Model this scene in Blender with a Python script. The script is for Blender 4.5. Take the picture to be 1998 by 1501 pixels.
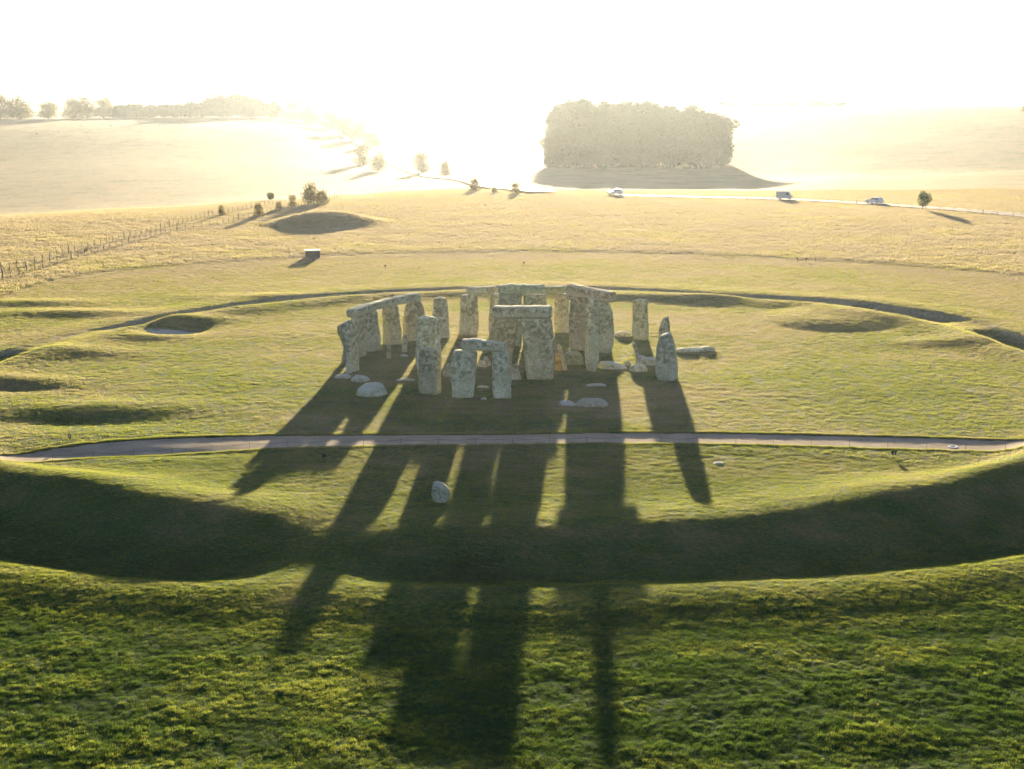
import bpy, bmesh, math, random
import numpy as np
from mathutils import Vector, Matrix, noise as mnoise

random.seed(7); rng = np.random.default_rng(7)
SC = bpy.context.scene
for _o in list(bpy.data.objects): bpy.data.objects.remove(_o)

# ---------------------------------------------------------------- terrain: one height function for the whole place
EYE = 25.0                      # camera height above the lawn of the monument
FOC = 2530.0                    # focal length in units of a 1998-wide frame
PITCH = math.radians(12.49)
CX, CY = 0.0, 122.0             # centre of the stone circle

def hash2(ix, iy, seed):
    n = (ix.astype(np.int64) * 374761393 + iy.astype(np.int64) * 668265263 + seed * 1274126177) & 0xFFFFFFFF
    n = ((n ^ (n >> 13)) * 1274126177) & 0xFFFFFFFF
    n = ((n ^ (n >> 16)) * 2246822519) & 0xFFFFFFFF
    return (n ^ (n >> 15)) & 0xFFFFFFFF

def noise2(x, y, seed=0):
    """gradient noise, about -1..1"""
    x = np.asarray(x, float); y = np.asarray(y, float)
    x0 = np.floor(x); y0 = np.floor(y)
    fx = x - x0; fy = y - y0
    u = fx * fx * fx * (fx * (fx * 6 - 15) + 10); v = fy * fy * fy * (fy * (fy * 6 - 15) + 10)
    def g(dx, dy):
        a = hash2(x0 + dx, y0 + dy, seed) * (2 * math.pi / 4294967296.0)
        return np.cos(a) * (fx - dx) + np.sin(a) * (fy - dy)
    a = g(0, 0) * (1 - u) + g(1, 0) * u
    b = g(0, 1) * (1 - u) + g(1, 1) * u
    return (a * (1 - v) + b * v) * 1.5

def fbm(x, y, octaves=4, seed=0, gain=0.5):
    s = 0.0; a = 1.0; t = 0.0
    for k in range(octaves):
        s = s + a * noise2(x * 2 ** k + 17.3 * k, y * 2 ** k - 9.1 * k, seed + k); t += a; a *= gain
    return s / t

def sstep(a, b, x):
    t = np.clip((x - a) / (b - a), 0, 1)
    return t * t * (3 - 2 * t)

# henge bank and ditch, by bearing round the centre (0 = side towards the camera, 90 = right, 180 = far side):
# bearing, bank crest radius, outer edge radius, bank height, ditch depth
RING = np.array([
    (-180, 47.0, 52.0, .40, .75), (-150, 46.0, 51.0, .40, .95), (-130, 45.8, 50.3, .40, .95), (-117, 45.5, 49.2, .35, .55),
    (-110, 46.0, 50.0, .30, .05), (-99, 46.0, 51.0, .35, .10), (-93, 47.0, 53.0, .60, .80), (-84, 48.0, 55.0, .55, .30), (-75, 48.0, 56.0, .30, .50),
    (-60, 51.5, 60.0, .60, 1.0), (-45, 51.8, 61.0, .85, 1.25), (-32, 49.5, 60.5, .85, 1.25), (-22, 49.6, 59.5, .80, 1.15), (-17, 49.6, 58.5, .55, .75),
    (-13.5, 49.6, 57.5, .12, .05), (-10.5, 49.6, 57.0, .10, .05), (-7, 49.5, 57.0, .38, .38), (0, 49.2, 57.0, .48, .50),
    (10, 49.2, 57.2, .50, .55), (18, 49.2, 58.0, .60, .80), (30, 49.5, 59.5, .85, 1.15), (46, 51.0, 60.8, .90, 1.25), (70, 51.0, 60.5, .60, 1.1),
    (98, 50.0, 56.0, .45, .90), (106, 50.3, 57.0, .45, .85), (111, 50.8, 58.0, .30, .10), (115, 51.0, 59.0, .30, .15), (120, 51.2, 59.3, .45, .95),
    (131, 50.5, 58.3, .45, .95), (150, 47.6, 53.0, .40, .85), (180, 47.0, 52.0, .40, .75)], float)

# far country: columns by compass direction (as frame column), each a list of (distance, height)
FAR = {
    -600: [(170, 0), (290, 0), (330, -1.5), (500, -17), (640, -26), (1000, -20), (1370, -1.5), (1670, 1), (1800, 0), (2100, -16), (3000, -5), (5000, 0), (7500, 3)],
    0:    [(170, 0), (290, .2), (315, -.6), (500, -17), (640, -26), (1000, -20), (1370, -1.5), (1670, .5), (1800, 0), (2100, -16), (3000, -5), (5000, 0), (7500, 3)],
    300:  [(170, 0), (300, .2), (325, -.6), (500, -16), (640, -25), (1000, -19), (1370, -.5), (1670, 1.5), (1800, 0), (2100, -16), (3000, -5), (5000, 0), (7500, 3)],
    540:  [(170, 0), (315, .2), (340, -.6), (500, -13), (660, -23), (1000, -19), (1370, -1.5), (1670, .5), (1800, 0), (2100, -16), (3000, -5), (5000, 0), (7500, 3)],
    690:  [(170, 0), (325, .2), (350, -.5), (520, -12), (720, -22), (1000, -23), (1420, -15), (1650, -16), (2100, -14), (2600, -3), (5000, 0), (7500, 3)],
    790:  [(170, 0), (335, .2), (360, -.5), (560, -11), (780, -22), (1000, -26), (1250, -26), (1500, -22), (1900, -11), (2600, -2), (5000, 0), (7500, 3)],
    900:  [(170, 0), (335, .2), (370, -.8), (540, -8.5), (720, -17), (920, -23), (1150, -24), (1450, -18), (1900, -7), (2600, -2), (5000, 0), (7500, 3)],
    1060: [(170, 0), (340, .2), (370, -.8), (460, -5), (600, -10), (760, -13.5), (940, -20), (1150, -21), (1450, -16), (1900, -6), (2600, -1), (5000, 0), (7500, 3)],
    1250: [(170, 0), (340, .2), (375, -.9), (460, -5.5), (600, -10.5), (760, -12.5), (900, -14), (1150, 6), (1250, 12), (1500, 10), (2600, 3), (5000, 2), (7500, 3)],
    1450: [(170, 0), (300, 0), (360, -.6), (410, -2.4), (470, -6.5), (640, -13), (740, -12), (900, 0), (1170, 15.5), (1300, 17), (1600, 8), (2600, 3), (5000, 2), (7500, 3)],
    1700: [(170, 0), (300, 0), (400, -1.5), (480, -2.2), (520, -4), (640, -12), (720, -9.5), (900, 2), (1170, 17), (1300, 18), (1600, 8), (2600, 3), (5000, 2), (7500, 3)],
    2000: [(170, 0), (280, 0), (400, -.4), (500, -.4), (545, -2.5), (650, -11), (720, -8), (900, 2), (1170, 17), (1300, 18), (1600, 8), (2600, 3), (5000, 2), (7500, 3)],
    2600: [(170, 0), (280, 0), (400, -.4), (500, -.2), (545, -2.5), (650, -11), (720, -8), (900, 2), (1170, 17), (1300, 18), (1600, 8), (2600, 3), (5000, 2), (7500, 3)]}
_cols = np.array(sorted(FAR), float)
_ld = np.linspace(math.log(150), math.log(8000), 260)
_tab = []
for _c in sorted(FAR):
    _p = np.array(FAR[_c], float)
    _z = np.interp(_ld, np.log(_p[:, 0]), _p[:, 1])
    for _k in range(8):
        _z = np.convolve(np.pad(_z, 2, mode='edge'), [.1, .2, .4, .2, .1], 'valid')
    _tab.append(_z)
_tab = np.array(_tab)

def far_height(x, y):
    az = np.arctan2(x, np.maximum(y, 1e-3))
    c = 999 + FOC * np.tan(np.clip(az, -.55, .55))
    d = np.hypot(x, y)
    ci = np.clip(np.interp(c, _cols, np.arange(len(_cols))), 0, len(_cols) - 1.001)
    i = ci.astype(int); fc = ci - i; fc = fc * fc * (3 - 2 * fc)
    dj = np.clip((np.log(np.maximum(d, 1)) - _ld[0]) / (_ld[1] - _ld[0]), 0, len(_ld) - 1.001)
    j = dj.astype(int); fd = dj - j
    z0 = _tab[i, j] * (1 - fd) + _tab[i, j + 1] * fd
    z1 = _tab[i + 1, j] * (1 - fd) + _tab[i + 1, j + 1] * fd
    z = z0 * (1 - fc) + z1 * fc
    return np.where(y > 0, z, 0.0) * sstep(150, 200, d)

def mound(x, y, mx, my, rx, ry, h, p=2.0):
    q = ((x - mx) / rx) ** 2 + ((y - my) / ry) ** 2
    return h * np.exp(-q ** (p / 2))

def base_height(x, y):
    """height without the sunken path and without tussocks"""
    x = np.asarray(x, float); y = np.asarray(y, float)
    dx = x - CX; dy = y - CY
    r = np.hypot(dx, dy)
    ph = np.degrees(np.arctan2(dx, -dy))
    Rc = np.interp(ph, RING[:, 0], RING[:, 1]); Ro = np.interp(ph, RING[:, 0], RING[:, 2])
    hb = np.interp(ph, RING[:, 0], RING[:, 3]); hd = np.interp(ph, RING[:, 0], RING[:, 4])
    wob = fbm(x * .09, y * .09, 3, 5)
    Rc = Rc + .5 * wob; Ro = Ro + .5 * wob
    hb = hb * (1 + .25 * noise2(x * .12, y * .12, 8))
    s = r - Rc; t = s / (Ro - Rc)
    front = np.cos(np.radians(np.clip(np.abs(ph), 0, 90)))
    wi = np.interp(ph, [-75, -45, -30, 28, 42, 70], [3.5, 1.9, 4.2, 4.2, 2.0, 3.5])
    z = hb * np.where(s < 0, np.exp(-(s / wi) ** 2), np.exp(-(s / 2.6) ** 2))
    back = sstep(88, 112, np.abs(ph))
    dip = sstep(.06, .55, t) * (1 - sstep(.74 + .08 * back, 1.10 - .04 * back, t))
    z = z - hd * dip
    z = z + (.12 + .19 * np.cos(np.radians(np.clip(np.abs(ph), 0, 90)))) * np.exp(-((r - Ro - 1.8) / 2.7) ** 2)
    # outside the henge on the near side the ground falls away gently
    fall = front * ((.56 * sstep(48, 59.5, r)) - .010 * np.clip(r - 63, 0, 16))
    z = z - fall
    # barrows, hollows and old bumps
    z = z + mound(x, y, -37.5, 263, 9.6, 8.6, 2.5, 2.6) - mound(x, y, -37.5, 263, 15.5, 14, .30, 6)
    z = z + mound(x, y, 36.3, 147.5, 6.2, 6.8, .50, 3.4) - .05 * np.exp(-((np.hypot((x - 36.3) / 1.0, (y - 147.5) / 1.1) - 7.6) / 1.0) ** 2)
    z = z - mound(x, y, -37.4, 141.0, 4.0, 3.6, .50, 4) + mound(x, y, -37.2, 146.8, 5.0, 2.0, .30) + mound(x, y, -38.5, 136.0, 4.0, 1.8, .20)
    z = z + mound(x, y, -43.5, 127.5, 6.0, 2.4, .26) + mound(x, y, -34.0, 104.2, 8.5, 2.8, .26) - mound(x, y, -34.5, 99.6, 8.5, 2.4, .24)
    z = z + mound(x, y, -45.0, 114.0, 5.0, 2.2, .25) - mound(x, y, -44.5, 111.0, 4.0, 1.6, .30)
    z = z - mound(x, y, -27.0, 90.3, 8.0, 1.3, .26)
    z = z + mound(x, y, -52, 152, 9, 2.5, .35) + mound(x, y, -60, 160, 8, 2.5, .3) + mound(x, y, 26, 163, 9, 1.6, .22) + mound(x, y, 12, 164.5, 6, 1.4, .2)
    z = z + mound(x, y, 45, 133, 6, 2.2, .2) + mound(x, y, -32.0, 165, 9, 2.2, .16)
    z = z + .10 * fbm(x * .045, y * .06, 3, 21) * sstep(300, 120, np.hypot(x, y) * 1.0)
    far = sstep(250, 420, np.hypot(x, y))
    z = z + far * 1.0 * fbm(x * .006, y * .006, 3, 31)
    return z + far_height(x, y)

def cam_ray(px, py):
    u = (px - 999) / FOC; v = (750.5 - py) / FOC
    cp, sp = math.cos(PITCH), math.sin(PITCH)
    return np.array([u, cp + v * sp, -sp + v * cp])


# ---------------------------------------------------------------- camera, sky, sun, exposure
cam_d = bpy.data.cameras.new('camera'); cam = bpy.data.objects.new('camera', cam_d); SC.collection.objects.link(cam)
cam.location = (0, 0, EYE); cam.rotation_euler = (math.pi / 2 - PITCH, 0, 0)
cam_d.sensor_width = 36.0; cam_d.lens = 36.0 * FOC / 1998; cam_d.clip_start = .5; cam_d.clip_end = 20000
SC.camera = cam
SUN_EL = math.radians(5.7); SUN_AZ = math.radians(2.9)      # azimuth to the right of the view
world = bpy.data.worlds.new('World'); SC.world = world; world.use_nodes = True
wn = world.node_tree; wn.nodes.clear()
sky = wn.nodes.new('ShaderNodeTexSky'); sky.sky_type = 'NISHITA'; sky.sun_disc = False
sky.sun_elevation = SUN_EL; sky.sun_rotation = SUN_AZ; sky.air_density = .6; sky.dust_density = .3; sky.ozone_density = 4.0
bg = wn.nodes.new('ShaderNodeBackground'); bg.inputs['Strength'].default_value = 0.06
wo = wn.nodes.new('ShaderNodeOutputWorld')
hs_ = wn.nodes.new('ShaderNodeHueSaturation'); hs_.inputs['Saturation'].default_value = .62
wn.links.new(sky.outputs[0], hs_.inputs['Color']); wn.links.new(hs_.outputs[0], bg.inputs[0]); wn.links.new(bg.outputs[0], wo.inputs[0])
sun_d = bpy.data.lights.new('sun', 'SUN'); sun_d.energy = 5.0; sun_d.angle = math.radians(0.6); sun_d.color = (1.0, .79, .50)
sun = bpy.data.objects.new('sun', sun_d); SC.collection.objects.link(sun)
sd = Vector((math.sin(SUN_AZ) * math.cos(SUN_EL), math.cos(SUN_AZ) * math.cos(SUN_EL), math.sin(SUN_EL)))
sun.rotation_euler = sd.to_track_quat('Z', 'Y').to_euler(); sun.location = (40, 100, 120)
vs = SC.view_settings; vs.view_transform = 'Standard'; vs.look = 'None'; vs.gamma = 1.0; vs.use_curve_mapping = False
vs.exposure = 2.62
cy = SC.cycles; cy.use_denoising = True; cy.max_bounces = 7; cy.diffuse_bounces = 3; cy.transmission_bounces = 4; cy.transparent_max_bounces = 4
cy.volume_bounces = 0; cy.denoising_prefilter = 'ACCURATE'; cy.glossy_bounces = 2; cy.sample_clamp_indirect = 6.0

# ---------------------------------------------------------------- helpers
def link(o): SC.collection.objects.link(o); return o
def tag(o, label=None, cat=None, group=None, kind=None):
    for k, v in (('label', label), ('category', cat), ('group', group), ('kind', kind)):
        if v: o[k] = v
    return o
def mesh_np(name, V, F, smooth=True):
    """V (n,3), F (m,4) or (m,3) arrays"""
    V = np.asarray(V, np.float32); F = np.asarray(F, np.int32)
    me = bpy.data.meshes.new(name)
    n = F.shape[1]
    me.vertices.add(len(V)); me.vertices.foreach_set('co', V.ravel())
    me.loops.add(F.size); me.loops.foreach_set('vertex_index', F.ravel())
    me.polygons.add(len(F)); me.polygons.foreach_set('loop_start', np.arange(0, F.size, n, dtype=np.int32))
    me.polygons.foreach_set('use_smooth', np.full(len(F), smooth, dtype=bool))
    me.update(calc_edges=True); me.validate()
    return me
def obj(name, me, m=None, parent=None, loc=None):
    o = bpy.data.objects.new(name, me); link(o)
    if m is not None and me is not None and not me.materials: me.materials.append(m)
    if parent is not None: o.parent = parent
    if loc is not None: o.location = loc
    return o
def empty(name, loc, rz=0.0):
    o = bpy.data.objects.new(name, None); link(o); o.location = loc; o.rotation_euler = (0, 0, rz); o.empty_display_size = .3
    return o
class MB:
    """collects simple shapes into one mesh"""
    def __init__(s): s.v = []; s.f = []
    def add(s, V, F):
        b = len(s.v); s.v += [tuple(p) for p in V]; s.f += [tuple(i + b for i in f) for f in F]; return s
    def box(s, x0, x1, y0, y1, z0, z1, taper=0.0):
        t = taper
        V = [(x0, y0, z0), (x1, y0, z0), (x1, y1, z0), (x0, y1, z0), (x0 + t, y0 + t, z1), (x1 - t, y0 + t, z1), (x1 - t, y1 - t, z1), (x0 + t, y1 - t, z1)]
        return s.add(V, [(0, 3, 2, 1), (4, 5, 6, 7), (0, 1, 5, 4), (1, 2, 6, 5), (2, 3, 7, 6), (3, 0, 4, 7)])
    def tube(s, pts, rad, n=6, cap=True):
        pts = [Vector(p) for p in pts]; R = rad if isinstance(rad, (list, tuple)) else [rad] * len(pts)
        V = []; F = []
        for i, p in enumerate(pts):
            d = (pts[min(i + 1, len(pts) - 1)] - pts[max(i - 1, 0)]).normalized()
            a = d.cross(Vector((0, 0, 1)) if abs(d.z) < .9 else Vector((1, 0, 0))).normalized(); b = d.cross(a)
            for k in range(n):
                t = 2 * math.pi * k / n
                V.append(p + (a * math.cos(t) + b * math.sin(t)) * R[i])
        for i in range(len(pts) - 1):
            for k in range(n):
                F.append((i * n + k, i * n + (k + 1) % n, (i + 1) * n + (k + 1) % n, (i + 1) * n + k))
        if cap: F.append(tuple(range(n - 1, -1, -1))); F.append(tuple((len(pts) - 1) * n + k for k in range(n)))
        return s.add(V, F)
    def prism(s, poly, y0, y1, inset=0.0):
        """polygon in x,z extruded along y"""
        n = len(poly)
        V = [(x, y0, z) for x, z in poly] + [(x, y1, z) for x, z in poly]
        F = [tuple(range(n)), tuple(range(2 * n - 1, n - 1, -1))] + [(i, (i + n), (i + 1) % n + n, (i + 1) % n) for i in range(n)]
        return s.add(V, F)
    def mesh(s, name, smooth=False):
        me = bpy.data.meshes.new(name); me.from_pydata(s.v, [], s.f)
        bm = bmesh.new(); bm.from_mesh(me); bmesh.ops.recalc_face_normals(bm, faces=bm.faces); bm.to_mesh(me); bm.free()
        for p in me.polygons: p.use_smooth = smooth
        return me
    def build(s, name, m, parent=None, loc=None, smooth=False): return obj(name, s.mesh(name, smooth), m, parent, loc)

# ---------------------------------------------------------------- materials
class NT:
    def __init__(s, name):
        s.m = bpy.data.materials.new(name); s.m.use_nodes = True; s.t = s.m.node_tree; s.t.nodes.clear()
        s.out = s.n('ShaderNodeOutputMaterial')
    def n(s, typ, **kw):
        nd = s.t.nodes.new(typ)
        for k, v in kw.items():
            if k.startswith('i_'):
                key = k[2:]; key = int(key) if key.isdigit() else key.replace('_', ' ')
                s.set(nd.inputs[key], v)
            else: setattr(nd, k, v)
        return nd
    def set(s, inp, v):
        if hasattr(v, 'is_linked') and not hasattr(v, 'nodes'): s.t.links.new(v, inp)
        else: inp.default_value = v
    def noise(s, scale, detail=4, vec=None, rough=.55, dim='3D'):
        nd = s.n('ShaderNodeTexNoise'); nd.inputs['Scale'].default_value = scale; nd.inputs['Detail'].default_value = detail; nd.inputs['Roughness'].default_value = rough
        if vec is not None: s.t.links.new(vec, nd.inputs['Vector'])
        return nd.outputs['Fac']
    def ramp(s, fac, a, b, lo=0.0, hi=1.0):
        nd = s.n('ShaderNodeMapRange'); nd.interpolation_type = 'SMOOTHSTEP'
        s.set(nd.inputs['Value'], fac)
        for k, v in (('From Min', a), ('From Max', b), ('To Min', lo), ('To Max', hi)): nd.inputs[k].default_value = v
        return nd.outputs['Result']
    def mix(s, fac, a, b):
        nd = s.n('ShaderNodeMix', data_type='RGBA')
        s.set(nd.inputs[0], fac); s.set(nd.inputs[6], a if hasattr(a, 'is_linked') else (*a, 1)[:4]); s.set(nd.inputs[7], b if hasattr(b, 'is_linked') else (*b, 1)[:4])
        return nd.outputs[2]
    def math(s, op, a, b=0.0):
        nd = s.n('ShaderNodeMath', operation=op); s.set(nd.inputs[0], a); s.set(nd.inputs[1], b); return nd.outputs[0]
    def bump(s, h, strength, dist):
        nd = s.n('ShaderNodeBump'); nd.inputs['Strength'].default_value = strength; nd.inputs['Distance'].default_value = dist
        s.t.links.new(h, nd.inputs['Height']); return nd.outputs[0]
    def finish(s, shader): s.t.links.new(shader, s.out.inputs['Surface']); return s.m
    def princ(s, col, rough=.9, normal=None, spec=.2, metal=0.0):
        p = s.n('ShaderNodeBsdfPrincipled'); s.set(p.inputs['Base Color'], col if hasattr(col, 'is_linked') else (*col, 1)[:4])
        p.inputs['Roughness'].default_value = rough; p.inputs['Specular IOR Level'].default_value = spec; p.inputs['Metallic'].default_value = metal
        if normal is not None: s.t.links.new(normal, p.inputs['Normal'])
        return p.outputs[0]

def plain(name, col, rough=.6, metal=0.0, spec=.3, var=.12):
    t = NT(name); c = t.n('ShaderNodeTexCoord')
    f = t.noise(9.0, 3, c.outputs['Object'])
    k = t.mix(f, tuple(v * (1 - var) for v in col), tuple(min(1, v * (1 + var)) for v in col))
    return t.finish(t.princ(k, rough, None, spec, metal))

DEEP_D, DEEP_T = (.008, .056, .015), (.066, .118, .016)
GREEN_D, GREEN_T = (.014, .086, .022), (.26, .305, .042)
HAY_D, HAY_T = (.24, .21, .145), (.32, .28, .185)
STRAW_D, STRAW_T = (.22, .185, .115), (.42, .355, .20)

def grass_material():
    t = NT('grass_blades')
    a = t.n('ShaderNodeAttribute', attribute_type='INSTANCER', attribute_name='dry')
    oi = t.n('ShaderNodeObjectInfo')
    d = t.math('ADD', a.outputs['Fac'], t.math('MULTIPLY', t.math('SUBTRACT', oi.outputs['Random'], .5), .35))
    e = t.ramp(d, -.35, .12); y = t.ramp(d, .60, .98); d = t.ramp(d, 0.0, 1.0)
    df = t.n('ShaderNodeBsdfDiffuse'); t.set(df.inputs['Color'], t.mix(d, t.mix(e, DEEP_D, GREEN_D), t.mix(y, STRAW_D, HAY_D)))
    tr = t.n('ShaderNodeBsdfTranslucent'); t.set(tr.inputs['Color'], t.mix(d, t.mix(e, DEEP_T, GREEN_T), t.mix(y, STRAW_T, HAY_T)))
    mx = t.n('ShaderNodeMixShader'); mx.inputs[0].default_value = .62
    t.t.links.new(df.outputs[0], mx.inputs[1]); t.t.links.new(tr.outputs[0], mx.inputs[2])
    return t.finish(mx.outputs[0])

def ground_material():
    t = NT('turf')
    g = t.n('ShaderNodeNewGeometry')
    a = t.n('ShaderNodeAttribute', attribute_name='dry')
    n1 = t.noise(.35, 5, g.outputs['Position']); n2 = t.noise(3.0, 6, g.outputs['Position'], .65); n3 = t.noise(14.0, 4, g.outputs['Position'], .7)
    mp = t.n('ShaderNodeMapping'); mp.inputs['Scale'].default_value = (.012, .09, 1); t.t.links.new(g.outputs['Position'], mp.inputs['Vector'])
    n4 = t.noise(1.0, 6, mp.outputs[0], .6)
    d = t.math('ADD', a.outputs['Fac'], t.math('MULTIPLY', t.math('SUBTRACT', t.math('ADD', n1, n2), 1.0), .55))
    d = t.math('ADD', d, t.math('MULTIPLY', t.math('SUBTRACT', n4, .5), .5))
    e = t.ramp(d, -.35, .12); d = t.ramp(d, 0.0, 1.0)
    c = t.mix(d, t.mix(e, (.010, .042, .012), (.022, .080, .022)), (.28, .225, .12))
    c = t.mix(t.ramp(n3, .35, .7), c, t.mix(.5, c, (.03, .04, .012)))
    ch = t.n('ShaderNodeAttribute', attribute_name='chalk')
    c = t.mix(t.math('MULTIPLY', ch.outputs['Fac'], t.ramp(n2, .25, .6)), c, (.52, .50, .44))
    h = t.math('ADD', t.math('MULTIPLY', n2, .6), t.math('MULTIPLY', n3, .25))
    b = t.bump(h, 1.0, .35)
    return t.finish(t.princ(c, 1.0, b, .05))

def stone_material():
    t = NT('sarsen'); c = t.n('ShaderNodeTexCoord'); oi = t.n('ShaderNodeObjectInfo')
    ad = t.n('ShaderNodeVectorMath', operation='ADD'); t.t.links.new(c.outputs['Object'], ad.inputs[0])
    cb = t.n('ShaderNodeCombineXYZ'); r10 = t.math('MULTIPLY', oi.outputs['Random'], 40.0)
    for k in range(3): t.t.links.new(r10, cb.inputs[k])
    t.t.links.new(cb.outputs[0], ad.inputs[1]); v = ad.outputs[0]
    big = t.noise(.8, 4, v); mid = t.noise(2.6, 5, v, .6); fine = t.noise(11.0, 5, v, .7); tiny = t.noise(34.0, 3, v, .7)
    sx = t.n('ShaderNodeSeparateXYZ'); t.t.links.new(c.outputs['Generated'], sx.inputs[0])
    hz = sx.outputs[2]
    col = t.mix(t.ramp(big, .35, .65), (.40, .385, .255), (.55, .52, .375))
    # brownish and greenish algae, more on the upper half
    col = t.mix(t.math('MULTIPLY', t.ramp(mid, .36, .64), t.ramp(t.math('ADD', hz, t.math('MULTIPLY', t.math('SUBTRACT', big, .5), 1.6)), .30, .62, .15, .95)), col, (.165, .165, .095))
    col = t.mix(t.math('MULTIPLY', t.ramp(t.noise(1.1, 3, v), .56, .70), .55), col, (.34, .235, .15))
    col = t.mix(t.math('MULTIPLY', t.ramp(fine, .53, .60), .85), col, (.075, .085, .05))     # dark lichen
    col = t.mix(t.math('MULTIPLY', t.ramp(tiny, .57, .64), .7), col, (.54, .56, .41))      # pale lichen
    col = t.mix(t.math('MULTIPLY', t.ramp(t.noise(23.0, 3, v, .7), .60, .68), .6), col, (.13, .13, .10))
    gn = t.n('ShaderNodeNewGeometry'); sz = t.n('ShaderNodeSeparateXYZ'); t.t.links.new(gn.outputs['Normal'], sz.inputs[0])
    col = t.mix(t.math('MULTIPLY', t.ramp(sz.outputs[2], .45, .85), t.ramp(fine, .30, .55, .35, .85)), col, (.42, .42, .35))  # up-facing tops paler: lit rims put into the colour, along with pale lichen
    vb = t.n('ShaderNodeMix', data_type='RGBA', blend_type='MULTIPLY'); vb.inputs[0].default_value = 1.0; t.set(vb.inputs[6], col)
    t.set(vb.inputs[7], oi.outputs['Color']); col = vb.outputs[2]
    h = t.math('ADD', t.math('MULTIPLY', mid, .7), t.math('ADD', t.math('MULTIPLY', fine, .35), t.math('MULTIPLY', tiny, .12)))
    return t.finish(t.princ(col, .95, t.bump(h, .9, .12), .15))

def path_material():
    t = NT('path_gravel'); g = t.n('ShaderNodeNewGeometry')
    n1 = t.noise(.6, 4, g.outputs['Position']); n2 = t.noise(25.0, 3, g.outputs['Position'], .7); n3 = t.noise(5.0, 4, g.outputs['Position'])
    c = t.mix(t.ramp(n1, .3, .7), (.29, .24, .165), (.44, .375, .265)); c = t.mix(t.ramp(n2, .4, .7), c, (.19, .165, .13)); c = t.mix(t.math('MULTIPLY', t.ramp(n3, .45, .7), .7), c, (.33, .29, .24))
    return t.finish(t.princ(c, 1.0, t.bump(n2, .5, .02), .03))

def leaf_material(name, a, b, tr):
    t = NT(name); g = t.n('ShaderNodeNewGeometry'); oi = t.n('ShaderNodeObjectInfo')
    n = t.noise(.9, 3, g.outputs['Position'], .6)
    c = t.mix(t.ramp(n, .3, .7), a, b)
    df = t.n('ShaderNodeBsdfDiffuse'); t.set(df.inputs['Color'], c)
    tl = t.n('ShaderNodeBsdfTranslucent'); tl.inputs['Color'].default_value = (*tr, 1)
    mx = t.n('ShaderNodeMixShader'); mx.inputs[0].default_value = .3
    t.t.links.new(df.outputs[0], mx.inputs[1]); t.t.links.new(tl.outputs[0], mx.inputs[2])
    return t.finish(mx.outputs[0])

def asphalt_material():
    t = NT('asphalt'); g = t.n('ShaderNodeNewGeometry'); n = t.noise(1.2, 5, g.outputs['Position'])
    return t.finish(t.princ(t.mix(n, (.045, .045, .047), (.085, .084, .082)), .85, None, .12))

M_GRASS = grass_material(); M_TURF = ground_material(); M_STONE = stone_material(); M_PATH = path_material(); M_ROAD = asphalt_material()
M_LEAF = leaf_material('leaves', (.035, .060, .018), (.075, .105, .030), (.12, .15, .03))
M_LEAF_B = leaf_material('autumn_leaves', (.060, .062, .022), (.11, .095, .035), (.18, .15, .04))
M_LEAF_FAR = plain('far_leaves', (.028, .040, .016), 1.0, 0, .0, .35)
M_BARK = plain('bark', (.09, .07, .05), .9)
M_POST = plain('weathered_post', (.13, .11, .085), .9); M_WIRE = plain('wire', (.22, .21, .2), .6, .5)
M_ROPE = plain('rope', (.07, .065, .055), .9); M_IRON = plain('black_iron', (.02, .02, .02), .6)
M_DARK = plain('black_board', (.016, .016, .016), .5); M_BROWN = plain('brown_board', (.10, .045, .03), .6); M_WHITE = plain('white_paint', (.78, .78, .76), .5)
M_GLASS = plain('car_glass', (.03, .04, .045), .3, 0, .5); M_TYRE = plain('tyre', (.02, .02, .02), .85); M_LAMP = plain('lamp_lens', (.75, .75, .72), .15, 0, .7)
M_VAN = plain('van_paint', (.16, .22, .22), .35, 0, .5); M_CAR = plain('white_car_paint', (.55, .57, .57), .6, 0, .3); M_CARG = plain('grey_car_paint', (.45, .47, .48), .3, 0, .5)
M_TIMBER = plain('dark_timber', (.095, .085, .065), .85, var=.3); M_FELT = plain('roof_sheet', (.34, .34, .33), .7); M_SLATE = plain('dark_plate', (.035, .05, .06), .5)
M_FLEECE = plain('fleece', (.16, .14, .11), .95)

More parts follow.
